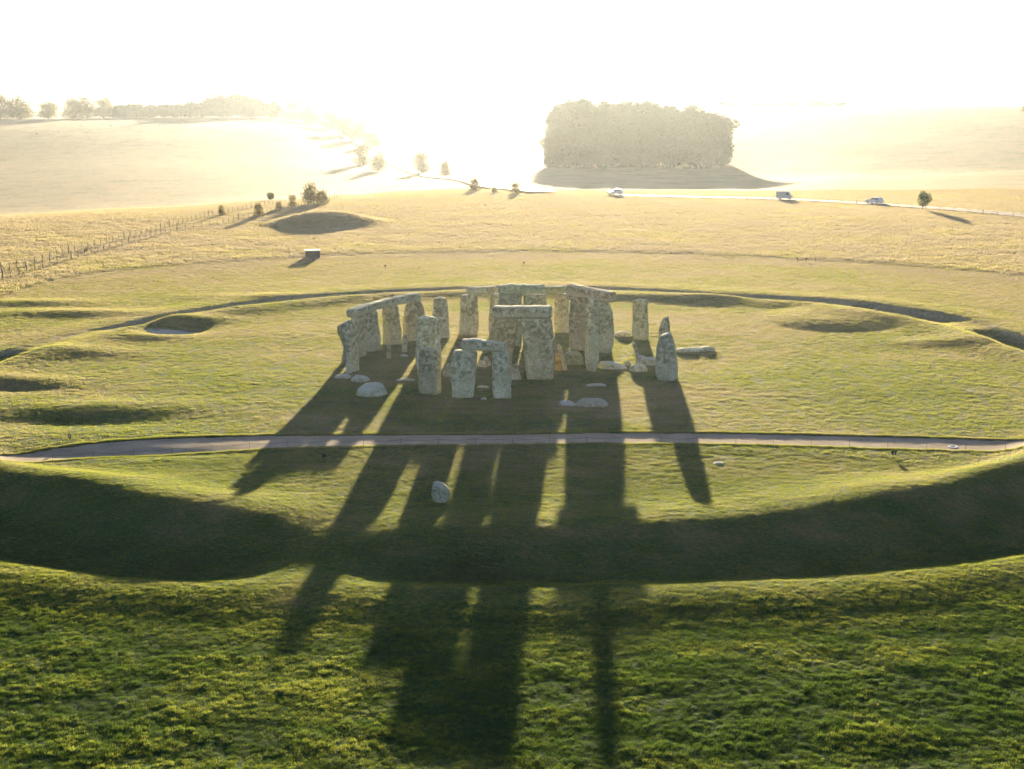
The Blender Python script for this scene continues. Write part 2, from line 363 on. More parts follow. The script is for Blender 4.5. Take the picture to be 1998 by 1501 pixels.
UPRIGHTS = {
    'A1': (-14.894, 118.528, -0.017, [(4.81, -0.224, 0.403), (4.58, -0.231, 0.546), (4.16, -0.231, 0.653), (3.78, -0.158, 0.69), (3.36, -0.003, 0.619), (2.98, 0.07, 0.56), (2.28, 0.134, 0.501), (1.33, 0.096, 0.537), (0.0, 0.0, 0.575), (-0.35, 0.0, 0.575)], 1.0, 62, 0),
    'A2': (-16.138, 122.903, -0.04, [(3.79, -0.063, 0.295), (3.6, -0.143, 0.419), (3.36, -0.15, 0.468), (2.97, -0.087, 0.493), (2.44, 0.07, 0.37), (1.46, 0.24, 0.272), (0.68, 0.143, 0.248), (0.0, 0.0, 0.273), (-0.35, 0.0, 0.273)], 1.0, 62, 0),
    'B': (-14.874, 126.193, -0.04, [(4.04, -0.363, 0.619), (3.35, -0.343, 0.581), (2.6, -0.262, 0.506), (1.6, -0.111, 0.431), (0.6, 0.003, 0.368), (0.0, 0.0, 0.28), (-0.35, 0.0, 0.28)], 1.0, 66, 1),
    'C': (-14.062, 129.134, -0.037, [(4.02, -0.214, 0.749), (3.36, -0.204, 0.749), (2.35, -0.151, 0.803), (1.33, -0.059, 0.817), (0.41, -0.003, 0.818), (0.0, -0.0, 0.754), (-0.35, -0.0, 0.754)], 1.0, 38, 1),
    'D': (-12.454, 132.344, -0.017, [(4.01, -0.049, 0.872), (3.34, -0.037, 0.953), (2.3, -0.032, 1.007), (1.26, -0.001, 1.036), (0.21, 0.004, 1.037), (0.0, 0.0, 0.958), (-0.35, 0.0, 0.958)], 1.0, 28, 1),
    'E': (-10.328, 134.553, -0.004, [(4.14, 0.15, 0.671), (3.87, 0.119, 0.86), (3.5, 0.113, 1.022), (2.87, 0.075, 1.13), (2.18, 0.023, 1.199), (1.39, -0.017, 1.227), (0.59, -0.017, 1.215), (0.0, 0.0, 1.136), (-0.35, 0.0, 1.136)], 1.0, 22, 1),
    'F': (-7.553, 136.274, -0.005, [(4.31, -0.084, 0.571), (4.15, -0.086, 0.734), (3.24, -0.097, 0.844), (2.16, -0.069, 0.941), (1.08, -0.069, 0.984), (0.27, -0.024, 1.012), (0.0, 0.0, 0.931), (-0.35, 0.0, 0.931)], 1.0, 12, 0),
    'G': (-4.697, 138.067, -0.009, [(4.32, 0.128, 0.826), (4.1, 0.099, 0.909), (2.96, 0.105, 0.979), (1.59, 0.095, 1.037), (0.61, 0.032, 1.094), (0.0, 0.0, 1.039), (-0.35, 0.0, 1.039)], 1.0, 6, 1),
    'H': (-1.683, 137.427, -0.008, [(4.53, -0.043, 0.575), (3.06, -0.019, 0.714), (0.88, 0.016, 0.84), (0.0, -0.0, 0.8), (-0.35, -0.0, 0.8)], 1.0, 2, 1),
    'V': (3.115, 137.322, 0.023, [(4.51, -0.022, 0.63), (3.05, -0.015, 0.741), (0.87, -0.004, 0.798), (0.0, 0.0, 0.744), (-0.35, 0.0, 0.744)], 1.0, -8, 1),
    'J': (5.527, 139.109, 0.036, [(4.23, -0.231, 0.693), (3.96, -0.173, 0.804), (2.75, -0.149, 0.848), (1.38, -0.096, 0.863), (0.55, -0.047, 0.851), (0.0, -0.0, 0.782), (-0.35, -0.0, 0.782)], 1.0, -10, 1),
    'I1': (-0.238, 131.66, -0.008, [(5.33, 0.002, 1.129), (4.5, 0.015, 1.196), (2.94, 0.001, 1.291), (1.37, -0.026, 1.321), (0.0, -0.0, 1.244), (-0.35, -0.0, 1.244)], 1.2, 4, 1),
    'I2': (2.409, 131.618, 0.003, [(5.33, -0.179, 1.076), (4.5, -0.123, 1.182), (2.94, -0.064, 1.291), (1.37, -0.005, 1.294), (0.0, 0.0, 1.191), (-0.35, 0.0, 1.191)], 1.2, 4, 1),
    'K1': (6.9, 129.389, 0.014, [(5.39, -0.114, 0.955), (4.83, -0.108, 1.007), (3.3, -0.077, 1.049), (1.76, -0.02, 1.064), (0.72, -0.008, 1.066), (0.0, 0.0, 0.963), (-0.35, 0.0, 0.963)], 1.1, -22, 1),
    'K2': (9.237, 127.781, 0.02, [(5.22, -0.337, 0.689), (4.96, -0.257, 0.765), (4.56, -0.187, 0.83), (3.81, -0.111, 0.946), (2.95, -0.034, 1.011), (1.53, 0.027, 1.001), (0.51, 0.018, 0.925), (0.0, 0.0, 0.849), (-0.35, 0.0, 0.849)], 1.1, -22, 1),
    'L': (7.451, 118.6, 0.019, [(6.83, 0.026, 0.473), (6.59, 0.005, 0.544), (5.09, -0.022, 0.617), (3.2, -0.02, 0.691), (1.29, 0.006, 0.717), (0.58, 0.016, 0.67), (0.0, 0.0, 0.455), (-0.35, 0.0, 0.455)], 0.9, 35, 0),
    'M1': (-0.869, 116.217, -0.003, [(5.43, 0.334, 0.954), (4.92, 0.264, 1.118), (4.32, 0.17, 1.212), (3.63, 0.088, 1.225), (2.71, -0.007, 1.087), (1.78, -0.032, 0.925), (0.84, -0.022, 0.845), (0.0, 0.0, 0.775), (-0.35, 0.0, 0.775)], 1.2, 3, 1),
    'M2': (2.573, 115.636, -0.017, [(5.54, -0.374, 1.366), (5.04, -0.349, 1.436), (4.21, -0.299, 1.462), (3.29, -0.213, 1.429), (2.37, -0.139, 1.362), (1.21, -0.064, 1.318), (0.0, 0.0, 1.263), (-0.35, 0.0, 1.263)], 1.25, 3, 1),
    'N': (-7.574, 116.708, -0.005, [(5.54, -0.109, 0.724), (5.31, -0.042, 0.981), (4.48, -0.031, 1.1), (3.55, -0.032, 1.16), (2.62, -0.045, 1.209), (1.45, -0.05, 1.224), (0.0, 0.0, 1.109), (-0.35, 0.0, 1.109)], 1.1, 24, 0),
    'O': (-7.094, 109.68, -0.021, [(3.91, -0.033, 0.816), (3.74, 0.02, 0.916), (3.18, 0.001, 0.994), (2.61, -0.018, 1.051), (1.31, -0.026, 1.087), (0.44, -0.027, 1.055), (0.0, 0.0, 0.956), (-0.35, 0.0, 0.956)], 1.1, -24, 0),
    'P': (-4.199, 108.377, -0.032, [(4.04, 0.208, 0.981), (3.83, 0.185, 1.047), (3.31, 0.126, 1.103), (2.66, 0.077, 1.126), (2.01, 0.039, 1.095), (1.35, 0.055, 1.031), (0.7, 0.05, 0.966), (0.0, 0.0, 0.901), (-0.35, 0.0, 0.901)], 1.0, 2, 1),
    'Q': (-0.832, 107.946, -0.025, [(3.98, -0.059, 0.543), (3.38, -0.092, 0.685), (2.52, -0.083, 0.785), (1.65, -0.074, 0.84), (0.78, -0.031, 0.842), (0.0, 0.0, 0.789), (-0.35, 0.0, 0.789)], 1.0, -4, 1),
    'R': (13.621, 135.059, 0.002, [(4.22, -0.12, 0.728), (4.06, -0.13, 0.822), (3.42, -0.116, 0.85), (2.36, -0.079, 0.892), (0.75, -0.03, 0.962), (0.0, 0.0, 0.868), (-0.35, 0.0, 0.868)], 0.95, -14, 0),
    'S': (15.172, 127.26, -0.007, [(3.68, 0.133, 0.178), (3.43, 0.114, 0.382), (3.03, 0.074, 0.535), (2.37, 0.027, 0.6), (1.37, -0.01, 0.588), (0.0, 0.0, 0.615), (-0.35, 0.0, 0.615)], 0.7, -35, 0),
    'T': (14.066, 114.923, -0.005, [(4.3, 0.047, 0.323), (4.02, -0.211, 0.658), (3.39, -0.183, 0.808), (2.48, -0.124, 0.96), (1.56, -0.076, 1.078), (0.74, -0.031, 1.126), (0.18, -0.005, 1.046), (0.0, 0.0, 0.86), (-0.35, 0.0, 0.86)], 1.1, -20, 0),
    'b1': (-12.14, 125.243, -0.057, [(1.41, 0.031, 0.126), (1.17, 0.025, 0.201), (0.59, 0.025, 0.265), (0.0, 0.0, 0.328), (-0.35, 0.0, 0.328)], 0.6, 10, 0),
    'b2': (-10.825, 128.332, -0.044, [(1.81, 0.085, 0.18), (1.51, 0.067, 0.271), (0.81, 0.041, 0.31), (0.0, -0.0, 0.284), (-0.35, -0.0, 0.284)], 0.6, 10, 0),
    'b5': (-5.907, 116.409, -0.007, [(1.12, 0.083, 0.141), (0.9, 0.081, 0.235), (0.45, 0.052, 0.306), (0.0, 0.0, 0.353), (-0.35, 0.0, 0.353)], 0.6, 10, 0),
    'b10': (0.373, 115.163, -0.015, [(1.38, -0.071, 0.209), (1.16, -0.071, 0.349), (0.63, -0.07, 0.442), (0.0, 0.0, 0.512), (-0.35, 0.0, 0.512)], 0.7, -8, 0),
    'b11a': (4.342, 119.125, 0.021, [(1.52, -0.096, 0.12), (1.23, -0.082, 0.204), (0.62, -0.041, 0.264), (0.0, -0.0, 0.325), (-0.35, -0.0, 0.325)], 0.5, 0, 0),
    'b11b': (4.974, 118.985, 0.023, [(2.42, -0.62, 0.191), (2.09, -0.522, 0.239), (1.38, -0.3, 0.264), (0.67, -0.126, 0.24), (0.0, 0.0, 0.264), (-0.35, 0.0, 0.264)], 0.55, -10, 0),
    'b16': (12.442, 125.781, 0.007, [(1.35, -0.396, 0.088), (1.15, -0.354, 0.152), (0.6, -0.165, 0.177), (0.0, 0.0, 0.177), (-0.35, 0.0, 0.177)], 0.4, 0, 0),
    'station': (-4.419, 78.629, 0.065, [(1.17, -0.357, 0.178), (1.05, -0.253, 0.364), (0.85, -0.159, 0.494), (0.64, -0.097, 0.576), (0.35, -0.06, 0.6), (0.09, -0.015, 0.568), (0.0, 0.0, 0.422), (-0.35, 0.0, 0.422)], 1.2, -15, 0),}
LINTELS = {
    'lB': ((-15.687, 124.814, 4.007), (-14.198, 129.372, 3.982), 0.8, 1.05),
    'lC': ((-14.168, 129.33, 3.984), (-12.389, 132.549, 3.994), 0.8, 1.0),
    'lD': ((-12.356, 132.483, 4.002), (-9.799, 134.913, 4.16), 0.84, 1.0),
    'lG': ((-4.734, 138.104, 4.299), (-1.672, 137.414, 4.526), 0.8, 1.0),
    'lV': ((2.897, 137.163, 4.557), (5.496, 139.271, 4.242), 0.78, 1.0),
    'lI': ((-1.39, 131.68, 5.316), (3.384, 131.598, 5.338), 1.0, 1.2),
    'lK': ((5.787, 130.149, 5.481), (10.035, 126.918, 5.152), 1.08, 1.35),
    'lM': ((-1.703, 116.465, 5.387), (3.555, 115.348, 5.57), 1.12, 1.3),
    'lP': ((-4.298, 108.419, 4.013), (-0.479, 107.889, 3.948), 0.92, 1.05),}
FALLEN = {
    'f3': (-10.69, 126.03, -0.055, 0.86, 0.8, 0.24, 25),
    'f4': (-9.65, 114.66, -0.011, 1.86, 0.7, 0.22, 8),
    'f6': (-6.24, 116.96, -0.008, 0.38, 0.5, 0.54, 0),
    'f7': (-2.81, 120.88, 0.0, 1.12, 1.0, 0.78, -30),
    'f8': (-2.4, 121.36, -0.0, 0.98, 1.0, 1.09, -25),
    'f9': (-4.84, 133.9, -0.017, 0.86, 1.0, 0.34, 0),
    'f12': (5.88, 122.04, 0.025, 2.02, 1.6, 1.25, -10),
    'f13': (9.53, 120.08, 0.013, 2.86, 1.4, 0.96, -14),
    'f14': (11.05, 121.48, 0.008, 0.83, 0.8, 0.47, -25),
    'f15': (11.76, 118.8, 0.004, 1.73, 1.1, 0.7, 5),
    'f17': (12.84, 121.88, -0.001, 2.16, 1.5, 1.06, -8),
    'f18': (12.04, 137.18, 0.008, 1.93, 1.3, 0.71, 0),
    'f19': (17.61, 128.23, -0.011, 2.27, 0.9, 0.57, 8),
    'f20': (19.69, 128.86, -0.021, 1.82, 1.0, 0.66, 6),
    'f21': (7.45, 112.53, -0.025, 1.96, 1.0, 0.24, 6),
    'f22': (4.55, 105.09, 0.018, 1.67, 1.3, 0.45, -22),
    'f23': (6.68, 105.01, 0.025, 2.77, 1.9, 0.56, 0),
    'f24': (-15.43, 115.99, -0.022, 1.59, 1.1, 0.34, 0),
    'f25': (-13.82, 114.76, -0.027, 1.63, 1.6, 0.62, -15),
    'f26': (-12.12, 109.19, -0.032, 2.61, 2.3, 1.03, -22),
    'f27': (-2.37, 106.99, -0.032, 0.56, 0.6, 0.22, 0),
    'f28': (-2.6, 111.68, -0.005, 1.22, 0.7, 0.22, 0),
    'f29': (14.44, 87.21, 0.039, 1.04, 0.9, 0.22, -6),}
PATH_FAR = [(-40.2, 85.12), (-36.55, 89.26), (-33.71, 91.62), (-30.45, 93.21), (-25.07, 94.55), (-17.47, 95.32), (-7.77, 95.62), (0.04, 95.78), (7.88, 96.01), (15.68, 95.78), (23.39, 95.32), (30.94, 94.55), (38.18, 93.51), (43.47, 92.34)]
PATH_NEAR = [(-38.82, 82.01), (-35.43, 86.37), (-32.49, 88.13), (-29.27, 89.4), (-24.09, 90.64), (-16.81, 91.48), (-7.51, 92.27), (0.04, 92.63), (7.62, 92.7), (15.17, 92.48), (22.6, 91.91), (29.86, 91.06), (36.92, 90.22), (42.05, 89.13)]
TRACK = [(-68.23, 141.93), (-65.9, 165.41), (-64.88, 173.52), (-64.16, 179.4), (-60.06, 186.86), (-53.61, 193.23), (-44.22, 199.45), (-35.5, 204.05), (-29.5, 207.43), (-19.88, 210.01), (0.08, 212.34), (16.84, 211.62), (29.18, 209.86), (45.07, 202.66), (55.07, 198.03), (64.65, 191.33), (72.88, 183.5), (83.13, 173.83)]
FENCE_NEAR = [(-72.03, 170.72), (-71.34, 179.53), (-70.13, 192.02), (-68.74, 205.77), (-67.28, 220.02), (-65.51, 232.92), (-64.26, 246.4), (-58.57, 258.45), (-53.98, 279.36), (-50.33, 297.13), (-46.71, 323.31), (-45.22, 338.95)]
FENCE_FAR = [(-74.84, 177.6), (-74.09, 188.61), (-73.75, 193.75), (-72.72, 198.65), (-72.15, 205.73), (-71.72, 212.62), (-70.49, 223.09), (-69.53, 231.25), (-68.36, 239.86), (-66.84, 257.32), (-64.32, 278.93), (-61.9, 289.36), (-57.53, 308.95), (-55.11, 319.74)]
ROAD = [(132.08, 238.76), (122.4, 258.53), (110.75, 281.7), (104.33, 294.46), (96.9, 307.85), (90.3, 318.83), (80.27, 329.23), (71.17, 335.18), (60.15, 339.93), (39.88, 337.77), (26.76, 339.5)]


# ---------------------------------------------------------------- the ground sheet
def poly_y(P):
    P = sorted(P); xs = np.array([p[0] for p in P]); ys = np.array([p[1] for p in P])
    return lambda x: np.interp(x, xs, ys)
def smooth_line(P, n=400, it=1):
    """resample a polyline evenly and round its corners"""
    P = np.array(P, float); d = np.r_[0, np.cumsum(np.hypot(*np.diff(P, axis=0).T))]
    t = np.linspace(0, d[-1], n); X = np.c_[np.interp(t, d, P[:, 0]), np.interp(t, d, P[:, 1])]
    w = max(3, n // (len(P) * 2)) * it; k = np.hanning(w + 2)[1:-1]; k /= k.sum()
    Y = np.c_[np.convolve(np.pad(X[:, 0], w // 2, mode='reflect', reflect_type='odd'), k, 'valid')[:n], np.convolve(np.pad(X[:, 1], w // 2, mode='reflect', reflect_type='odd'), k, 'valid')[:n]]
    return Y
pf = smooth_line(PATH_FAR); pn = smooth_line(PATH_NEAR)
path_hi = poly_y(pf.tolist()); path_lo = poly_y(pn.tolist())
track_y = poly_y(smooth_line(TRACK).tolist())
road_c = smooth_line(ROAD, 300)
road_y = poly_y(road_c.tolist())
pxmin, pxmax = pn[:, 0].min(), pn[:, 0].max()

def on_path(x, y, grow=0.0):
    w = .16 * noise2(x * 1.3, y * 1.3, 41) + .12 * noise2(x * .31, y * .31, 43)
    inside = (y > path_lo(x) - grow + w) & (y < path_hi(x) + grow + w)
    return inside & (x > pxmin) & (x < pxmax)

def dryness(x, y):
    d = np.hypot(x, y); r = np.hypot(x - CX, y - CY)
    v = np.interp(d, [40, 62, 80, 98, 130, 160, 190, 230, 330, 500, 1200], [-.34, -.28, .16, .30, .36, .48, .62, .80, .86, .75, .6])
    v = v + .34 * np.exp(-((d - 56) / 22) ** 2) * fbm(x * .16, y * .22, 3, 57) + .42 * fbm(x * .055, y * .085, 3, 61) + .34 * fbm(x * .30, y * .62, 4, 67, .6)
    v = v + .14 * sstep(0, 8, np.where((r > 44) & (r < 66), 8 - np.abs(r - 49.5), 0)) * sstep(140, 90, y)     # drier along the crest of the bank
    ro_ = np.interp(np.degrees(np.arctan2(x - CX, -(y - CY))), RING[:, 0], RING[:, 2])
    v = v + .34 * np.exp(-((r - ro_ - 1.6) / 3.2) ** 2) * sstep(110, 85, y)      # outer lip of the ditch: sunlit strip put into the turf colour
    v = v + .18 * mound(x, y, 17, 108, 13, 9, 1.0) + .22 * mound(x, y, 2, 138, 34, 13, 1.0) - .16 * mound(x, y, 38, 112, 10, 14, 1.0)
    long = (y > track_y(x) + 1.2 * noise2(x * .3, y * .3, 47)) & (d > 120)
    v = np.where(long, v + .1, v)
    band = np.exp(-((y - track_y(x) + 4.5) / 3.0) ** 2) * (d > 120)
    return np.clip(v + .3 * band, -.5, 1.15)

def tussock(x, y):
    """lumps of the turf, metres"""
    d = np.hypot(x, y); r = np.hypot(x - CX, y - CY)
    out = sstep(60, 70, r) * sstep(125, 95, y)
    rough = .55 + .9 * np.clip(fbm(x * .16, y * .2, 2, 87) + .45, 0, 1.2)
    a = (.048 + .024 * out) * rough
    z = a * ((1 - out) * fbm(x * .80, y * 1.45, 4, 71, .6) + out * fbm(x * 1.35, y * 2.5, 4, 73, .66) + .45 * fbm(x * 2.6, y * 4.4, 2, 77)) + .06 * out * fbm(x * .30, y * .5, 2, 83)
    lng = (y > track_y(x)) & (d > 120)
    z = z + np.where(lng, .10 * fbm(x * .5, y * .5, 3, 91) + .06 * sstep(0, 4, y - track_y(x)), 0)
    return z * sstep(500, 260, d)

def height(x, y, lumps=True):
    z = base_height(x, y)
    if lumps: z = z + tussock(x, y)
    # the path lies a hand's breadth under the turf
    e = np.minimum(y - path_lo(x), path_hi(x) - y)
    z = z - .15 * sstep(-.06, .10, e) * ((x > pxmin - 4) & (x < pxmax + 4))
    return z

az = np.r_[np.linspace(-math.pi, -.56, 34)[:-1], np.linspace(-.56, .56, 620), np.linspace(.56, math.pi, 34)[1:-1]]
rd = np.r_[np.geomspace(3, 36, 16)[:-1], np.geomspace(36, 215, 600)[:-1], np.geomspace(215, 8000, 330)]
A, D = np.meshgrid(az, rd)
GX = D * np.sin(A); GY = D * np.cos(A)
GZ = height(GX, GY)
nr, nc = A.shape
V = np.c_[GX.ravel(), GY.ravel(), GZ.ravel()]
i = np.arange((nr - 1) * nc).reshape(nr - 1, nc); j = np.roll(i, -1, axis=1)
F = np.stack([i, j, j + nc, i + nc], -1).reshape(-1, 4)
# close the middle under the camera
V = np.r_[V, [[0, 0, float(height(np.array([0.]), np.array([0.]))[0])]]]
me = mesh_np('ground', V, F)
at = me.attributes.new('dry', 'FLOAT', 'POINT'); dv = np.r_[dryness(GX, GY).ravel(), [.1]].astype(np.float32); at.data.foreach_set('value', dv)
at = me.attributes.new('chalk', 'FLOAT', 'POINT')
ck = 1.3 * mound(GX, GY, -37.6, 140.6, 3.0, 1.5, 1.0, 4) + .9 * mound(GX, GY, 15.0, 88.6, .9, .5, 1.0)
phi = np.degrees(np.arctan2(GX - CX, -(GY - CY))); rr = np.hypot(GX - CX, GY - CY)
edge = np.exp(-((rr - np.interp(phi, RING[:, 0], RING[:, 2]) + .3) / .8) ** 2) * (np.abs(phi) > 96) * .45
at.data.foreach_set('value', np.r_[np.clip(ck + edge, 0, 1).ravel(), [0]].astype(np.float32))
ground = obj('ground', me, M_TURF); tag(ground, kind='structure')

# path and road sheets
def strip(name, L, R, zf, m, across=4):
    n = len(L); V = []; 
    for k in range(n):
        for q in range(across + 1):
            t = q / across; p = L[k] * (1 - t) + R[k] * t; V.append((p[0], p[1], 0))
    V = np.array(V); V[:, 2] = zf(V[:, 0], V[:, 1])
    F = [(k * (across + 1) + q, k * (across + 1) + q + 1, (k + 1) * (across + 1) + q + 1, (k + 1) * (across + 1) + q) for k in range(n - 1) for q in range(across)]
    o = obj(name, mesh_np(name, V, F), m); tag(o, kind='structure'); return o
strip('path', pn, pf, lambda x, y: base_height(x, y) - .10, M_PATH)
tn = np.gradient(road_c, axis=0); tn /= np.hypot(tn[:, 0], tn[:, 1])[:, None]; nn = np.c_[-tn[:, 1], tn[:, 0]]
strip('road', road_c - nn * 3.4, road_c + nn * 3.4, lambda x, y: np.maximum(height(x, y), base_height(x, y)) + .22, M_ROAD, 6)
for w in (-3.05, 3.05):
    strip('road_edge_line', road_c + nn * (w - .09), road_c + nn * (w + .09), lambda x, y: np.maximum(height(x, y), base_height(x, y)) + .226, M_WHITE, 1)

# ---------------------------------------------------------------- stones
def stone_noise(p, seed, big, small):
    q = Vector((p[0] * .55 + seed * 7.3, p[1] * .55 - seed * 3.1, p[2] * .45 + seed))
    a = mnoise.noise(q) * big
    a += mnoise.noise(q * 2.7) * big * .45
    a += mnoise.noise(q * 7.0) * small + mnoise.noise(q * 15.0) * small * .5
    g = mnoise.noise(Vector((q.x * 3.1, q.y * 3.1, q.z * .35)))
    return a - max(0.0, g - .12) * big * .9          # upright runnels

def loft(levels, seed, n=48, rough=.10, corner=3.4):
    """levels: (z, cx, cy, a, b, yaw); returns closed mesh data"""
    V = []; F = []
    for (z, cx, cy, a, b, yaw) in levels:
        c, s = math.cos(yaw), math.sin(yaw)
        for k in range(n):
            t = 2 * math.pi * (k + .5) / n
            ct, st = math.cos(t), math.sin(t)
            r = (abs(ct) ** corner + abs(st) ** corner) ** (-1 / corner)
            x, y = a * ct * r, b * st * r
            V.append(Vector((cx + x * c - y * s, cy + x * s + y * c, z)))
    m = len(levels)
    for i in range(m - 1):
        for k in range(n): F.append((i * n + k, i * n + (k + 1) % n, (i + 1) * n + (k + 1) % n, (i + 1) * n + k))
    F.append(tuple(range(n - 1, -1, -1))); F.append(tuple((m - 1) * n + k for k in range(n)))
    out = []
    for i, p in enumerate(V):
        lv = levels[i // n]; c = Vector((lv[1], lv[2], p.z)); d = p - c
        L = max(d.length, 1e-4); d = d / L
        dis = stone_noise(p, seed, rough, rough * .28)
        dis = max(min(dis, .22 * min(lv[3], lv[4]) + .02), -.4 * min(lv[3], lv[4]))
        zz = p.z + .35 * dis if 0 < i // n < m - 1 else p.z
        out.append((p.x + d.x * dis, p.y + d.y * dis, zz))
    return out, F

def chip(V, seed, box, n=9, depth=.10):
    """break off corners: push whatever lies beyond a few random planes back onto them"""
    r = random.Random(int(seed * 1000)); hx, hy, z0, z1 = box; V = [Vector(p) for p in V]; c = Vector((0, 0, (z0 + z1) / 2))
    for _ in range(n):
        nrm = Vector((r.choice((-1, 1)) * r.uniform(.35, 1), r.choice((-1, 1)) * r.uniform(.35, 1), r.uniform(-.25, .9))).normalized()
        if r.random() < .35: nrm = Vector((r.uniform(-1, 1), r.uniform(-1, 1), r.uniform(.5, 1.4))).normalized()
        far = max(nrm.dot(p) for p in V); d = far - r.uniform(.3, 1.0) * depth * (hx + hy)
        for p in V:
            e = nrm.dot(p) - d
            if e > 0: p -= nrm * e * .92
    return [tuple(p) for p in V]

def stone_object(name, V, F, loc):
    me = bpy.data.meshes.new(name); me.from_pydata(V, [], F)
    bm = bmesh.new(); bm.from_mesh(me); bmesh.ops.recalc_face_normals(bm, faces=bm.faces)
    bm.to_mesh(me); bm.free()
    for p in me.polygons: p.use_smooth = True
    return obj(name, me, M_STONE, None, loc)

def circle_yaw(x, y): return math.atan2(y - CY, x - CX) + math.pi / 2
def upright(key):
    x, y, gz, P, th, yaw, flat = UPRIGHTS[key]
    ya = math.radians(yaw); cs, sn = abs(math.cos(ya)), abs(math.sin(ya))
    P = sorted(P)
    zs = [p[0] for p in P]; top = zs[-1]
    seed = sum(ord(ch) * (q + 3) for q, ch in enumerate(key)) * .37
    levels = []; N = max(14, int(top * 9))
    zz = list(np.linspace(zs[0], top - .10, N)) + [top - .05, top - .015, top]
    for k, z in enumerate(zz):
        cx = np.interp(z, zs, [p[1] for p in P]); hw = np.interp(z, zs, [p[2] for p in P])
        b = th * .5
        if cs > .62: a = max((hw - b * sn * .8) / cs, .22)
        else: a = 1.05 * min(1.0, hw * 1.6); b = max((hw - a * cs * .8) / max(sn, .3), .22)
        b *= 1 - .12 * max(0, z / top)
        if z > top - .12:
            q = (z - (top - .12)) / .12; sh = (.10 if flat else .22) * q * q * .8
            a -= min(sh, a * .45); b -= min(sh, b * .45)
        levels.append((z, cx, 0.0, a, b, ya))
    # extra rings to close the top without a fan of long faces
    z, cx, cyy, a, b, yw = levels[-1]
    bump = .02 if flat else .06
    for f, dz in ((.7, bump * .7), (.35, bump), (.05, bump * 1.1)): levels.append((z + dz, cx, 0, a * f, b * f, yw))
    Vt, Ft = loft(levels, seed, 56, .12 if th >= .8 else .06, 5.0)
    hw = max(p[2] for p in P)
    if not flat: Vt = chip(Vt, seed, (hw, th / 2, 0, top), 6, .055)
    else: Vt = chip(Vt, seed, (hw, th / 2, 0, top), 4, .04)
    return Vt, Ft, (x, y, gz)

UP_LABEL = {
 'A1': 'tall gnarled stone at the left end of the ring, wider above than below',
 'A2': 'narrow stone peeping out left behind the gnarled top-heavy stone',
 'B': 'upright under the left end of the long curved run of lintels',
 'C': 'broad upright second from the left under the curved run of lintels',
 'D': 'upright with a warm brown side, third under the curved run of lintels',
 'E': 'round-shouldered upright at the right end of the curved run of lintels',
 'F': 'lone tapering upright between the curved lintel run and the low back lintel',
 'G': 'wide far upright carrying the left end of the low flat lintel at the back',
 'H': 'far upright under the right end of the low flat back lintel',
 'V': 'far upright hidden behind the mossy-topped trilithon, left under the greenish small lintel',
 'J': 'far upright seen left of the big reddish trilithon, under a small lintel',
 'I1': 'left upright of the trilithon with the ragged green-topped lintel',
 'I2': 'right upright of the trilithon with the ragged green-topped lintel',
 'K1': 'left upright of the big trilithon standing behind the tallest slender stone',
 'K2': 'right upright of the big trilithon, with a bulging right side',
 'L': 'tallest slender upright with a small knob on top, standing before the right trilithon',
 'M1': 'left upright of the nearest great trilithon, with a pale bulge in its side',
 'M2': 'right upright of the nearest great trilithon, a broad flat slab',
 'N': 'tall blocky upright rising directly behind the nearest plain square stone at left',
 'O': 'squared upright without lintel, nearest stone left of the front lintel pair',
 'P': 'wide waisted upright under the left end of the front lintel',
 'Q': 'slim upright under the right end of the front lintel',
 'R': 'lone square-topped upright on the sunlit grass right of the trilithons',
 'S': 'pointed upright showing above the dark broad stone at the right',
 'T': 'dark broad stone tapering upward, nearest upright at the right of the ring',
 'b1': 'small leaning stone pillar on the shaded grass before the curved lintel run',
 'b2': 'small pillar in front of the round-shouldered upright',
 'b5': 'small pale stone leaning between the square upright and the front lintel pair',
 'b10': 'low stump at the foot of the left upright of the nearest trilithon',
 'b11a': 'small orange tinted stump just right of the nearest trilithon',
 'b11b': 'thin pillar leaning left behind the orange tinted stump',
 'b16': 'thin pointed finger of stone leaning left above the low blocks at the right',
 'station': 'single squat boulder standing alone on the grass in front of the path'}
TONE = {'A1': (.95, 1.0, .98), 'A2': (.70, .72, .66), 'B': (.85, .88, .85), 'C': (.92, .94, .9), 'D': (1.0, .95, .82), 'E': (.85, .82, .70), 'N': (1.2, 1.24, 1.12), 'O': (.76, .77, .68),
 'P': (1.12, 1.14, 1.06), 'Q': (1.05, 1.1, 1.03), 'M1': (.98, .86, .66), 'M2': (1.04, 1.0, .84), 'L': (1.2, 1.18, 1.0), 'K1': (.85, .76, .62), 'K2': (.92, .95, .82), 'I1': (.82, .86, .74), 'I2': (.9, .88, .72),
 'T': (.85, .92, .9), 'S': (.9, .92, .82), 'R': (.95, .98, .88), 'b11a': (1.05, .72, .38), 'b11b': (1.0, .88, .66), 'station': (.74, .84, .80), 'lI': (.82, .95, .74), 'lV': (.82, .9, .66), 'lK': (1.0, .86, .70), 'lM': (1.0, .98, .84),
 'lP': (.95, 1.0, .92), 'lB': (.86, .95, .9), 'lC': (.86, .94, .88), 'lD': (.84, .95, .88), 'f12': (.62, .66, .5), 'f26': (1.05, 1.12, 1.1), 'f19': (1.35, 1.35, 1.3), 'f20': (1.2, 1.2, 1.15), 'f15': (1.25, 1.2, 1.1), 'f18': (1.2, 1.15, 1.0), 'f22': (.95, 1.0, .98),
 'f23': (.85, .82, .74), 'f29': (1.2, 1.2, 1.15), 'f7': (1.25, 1.2, 1.1), 'f13': (1.1, 1.12, 1.0)}
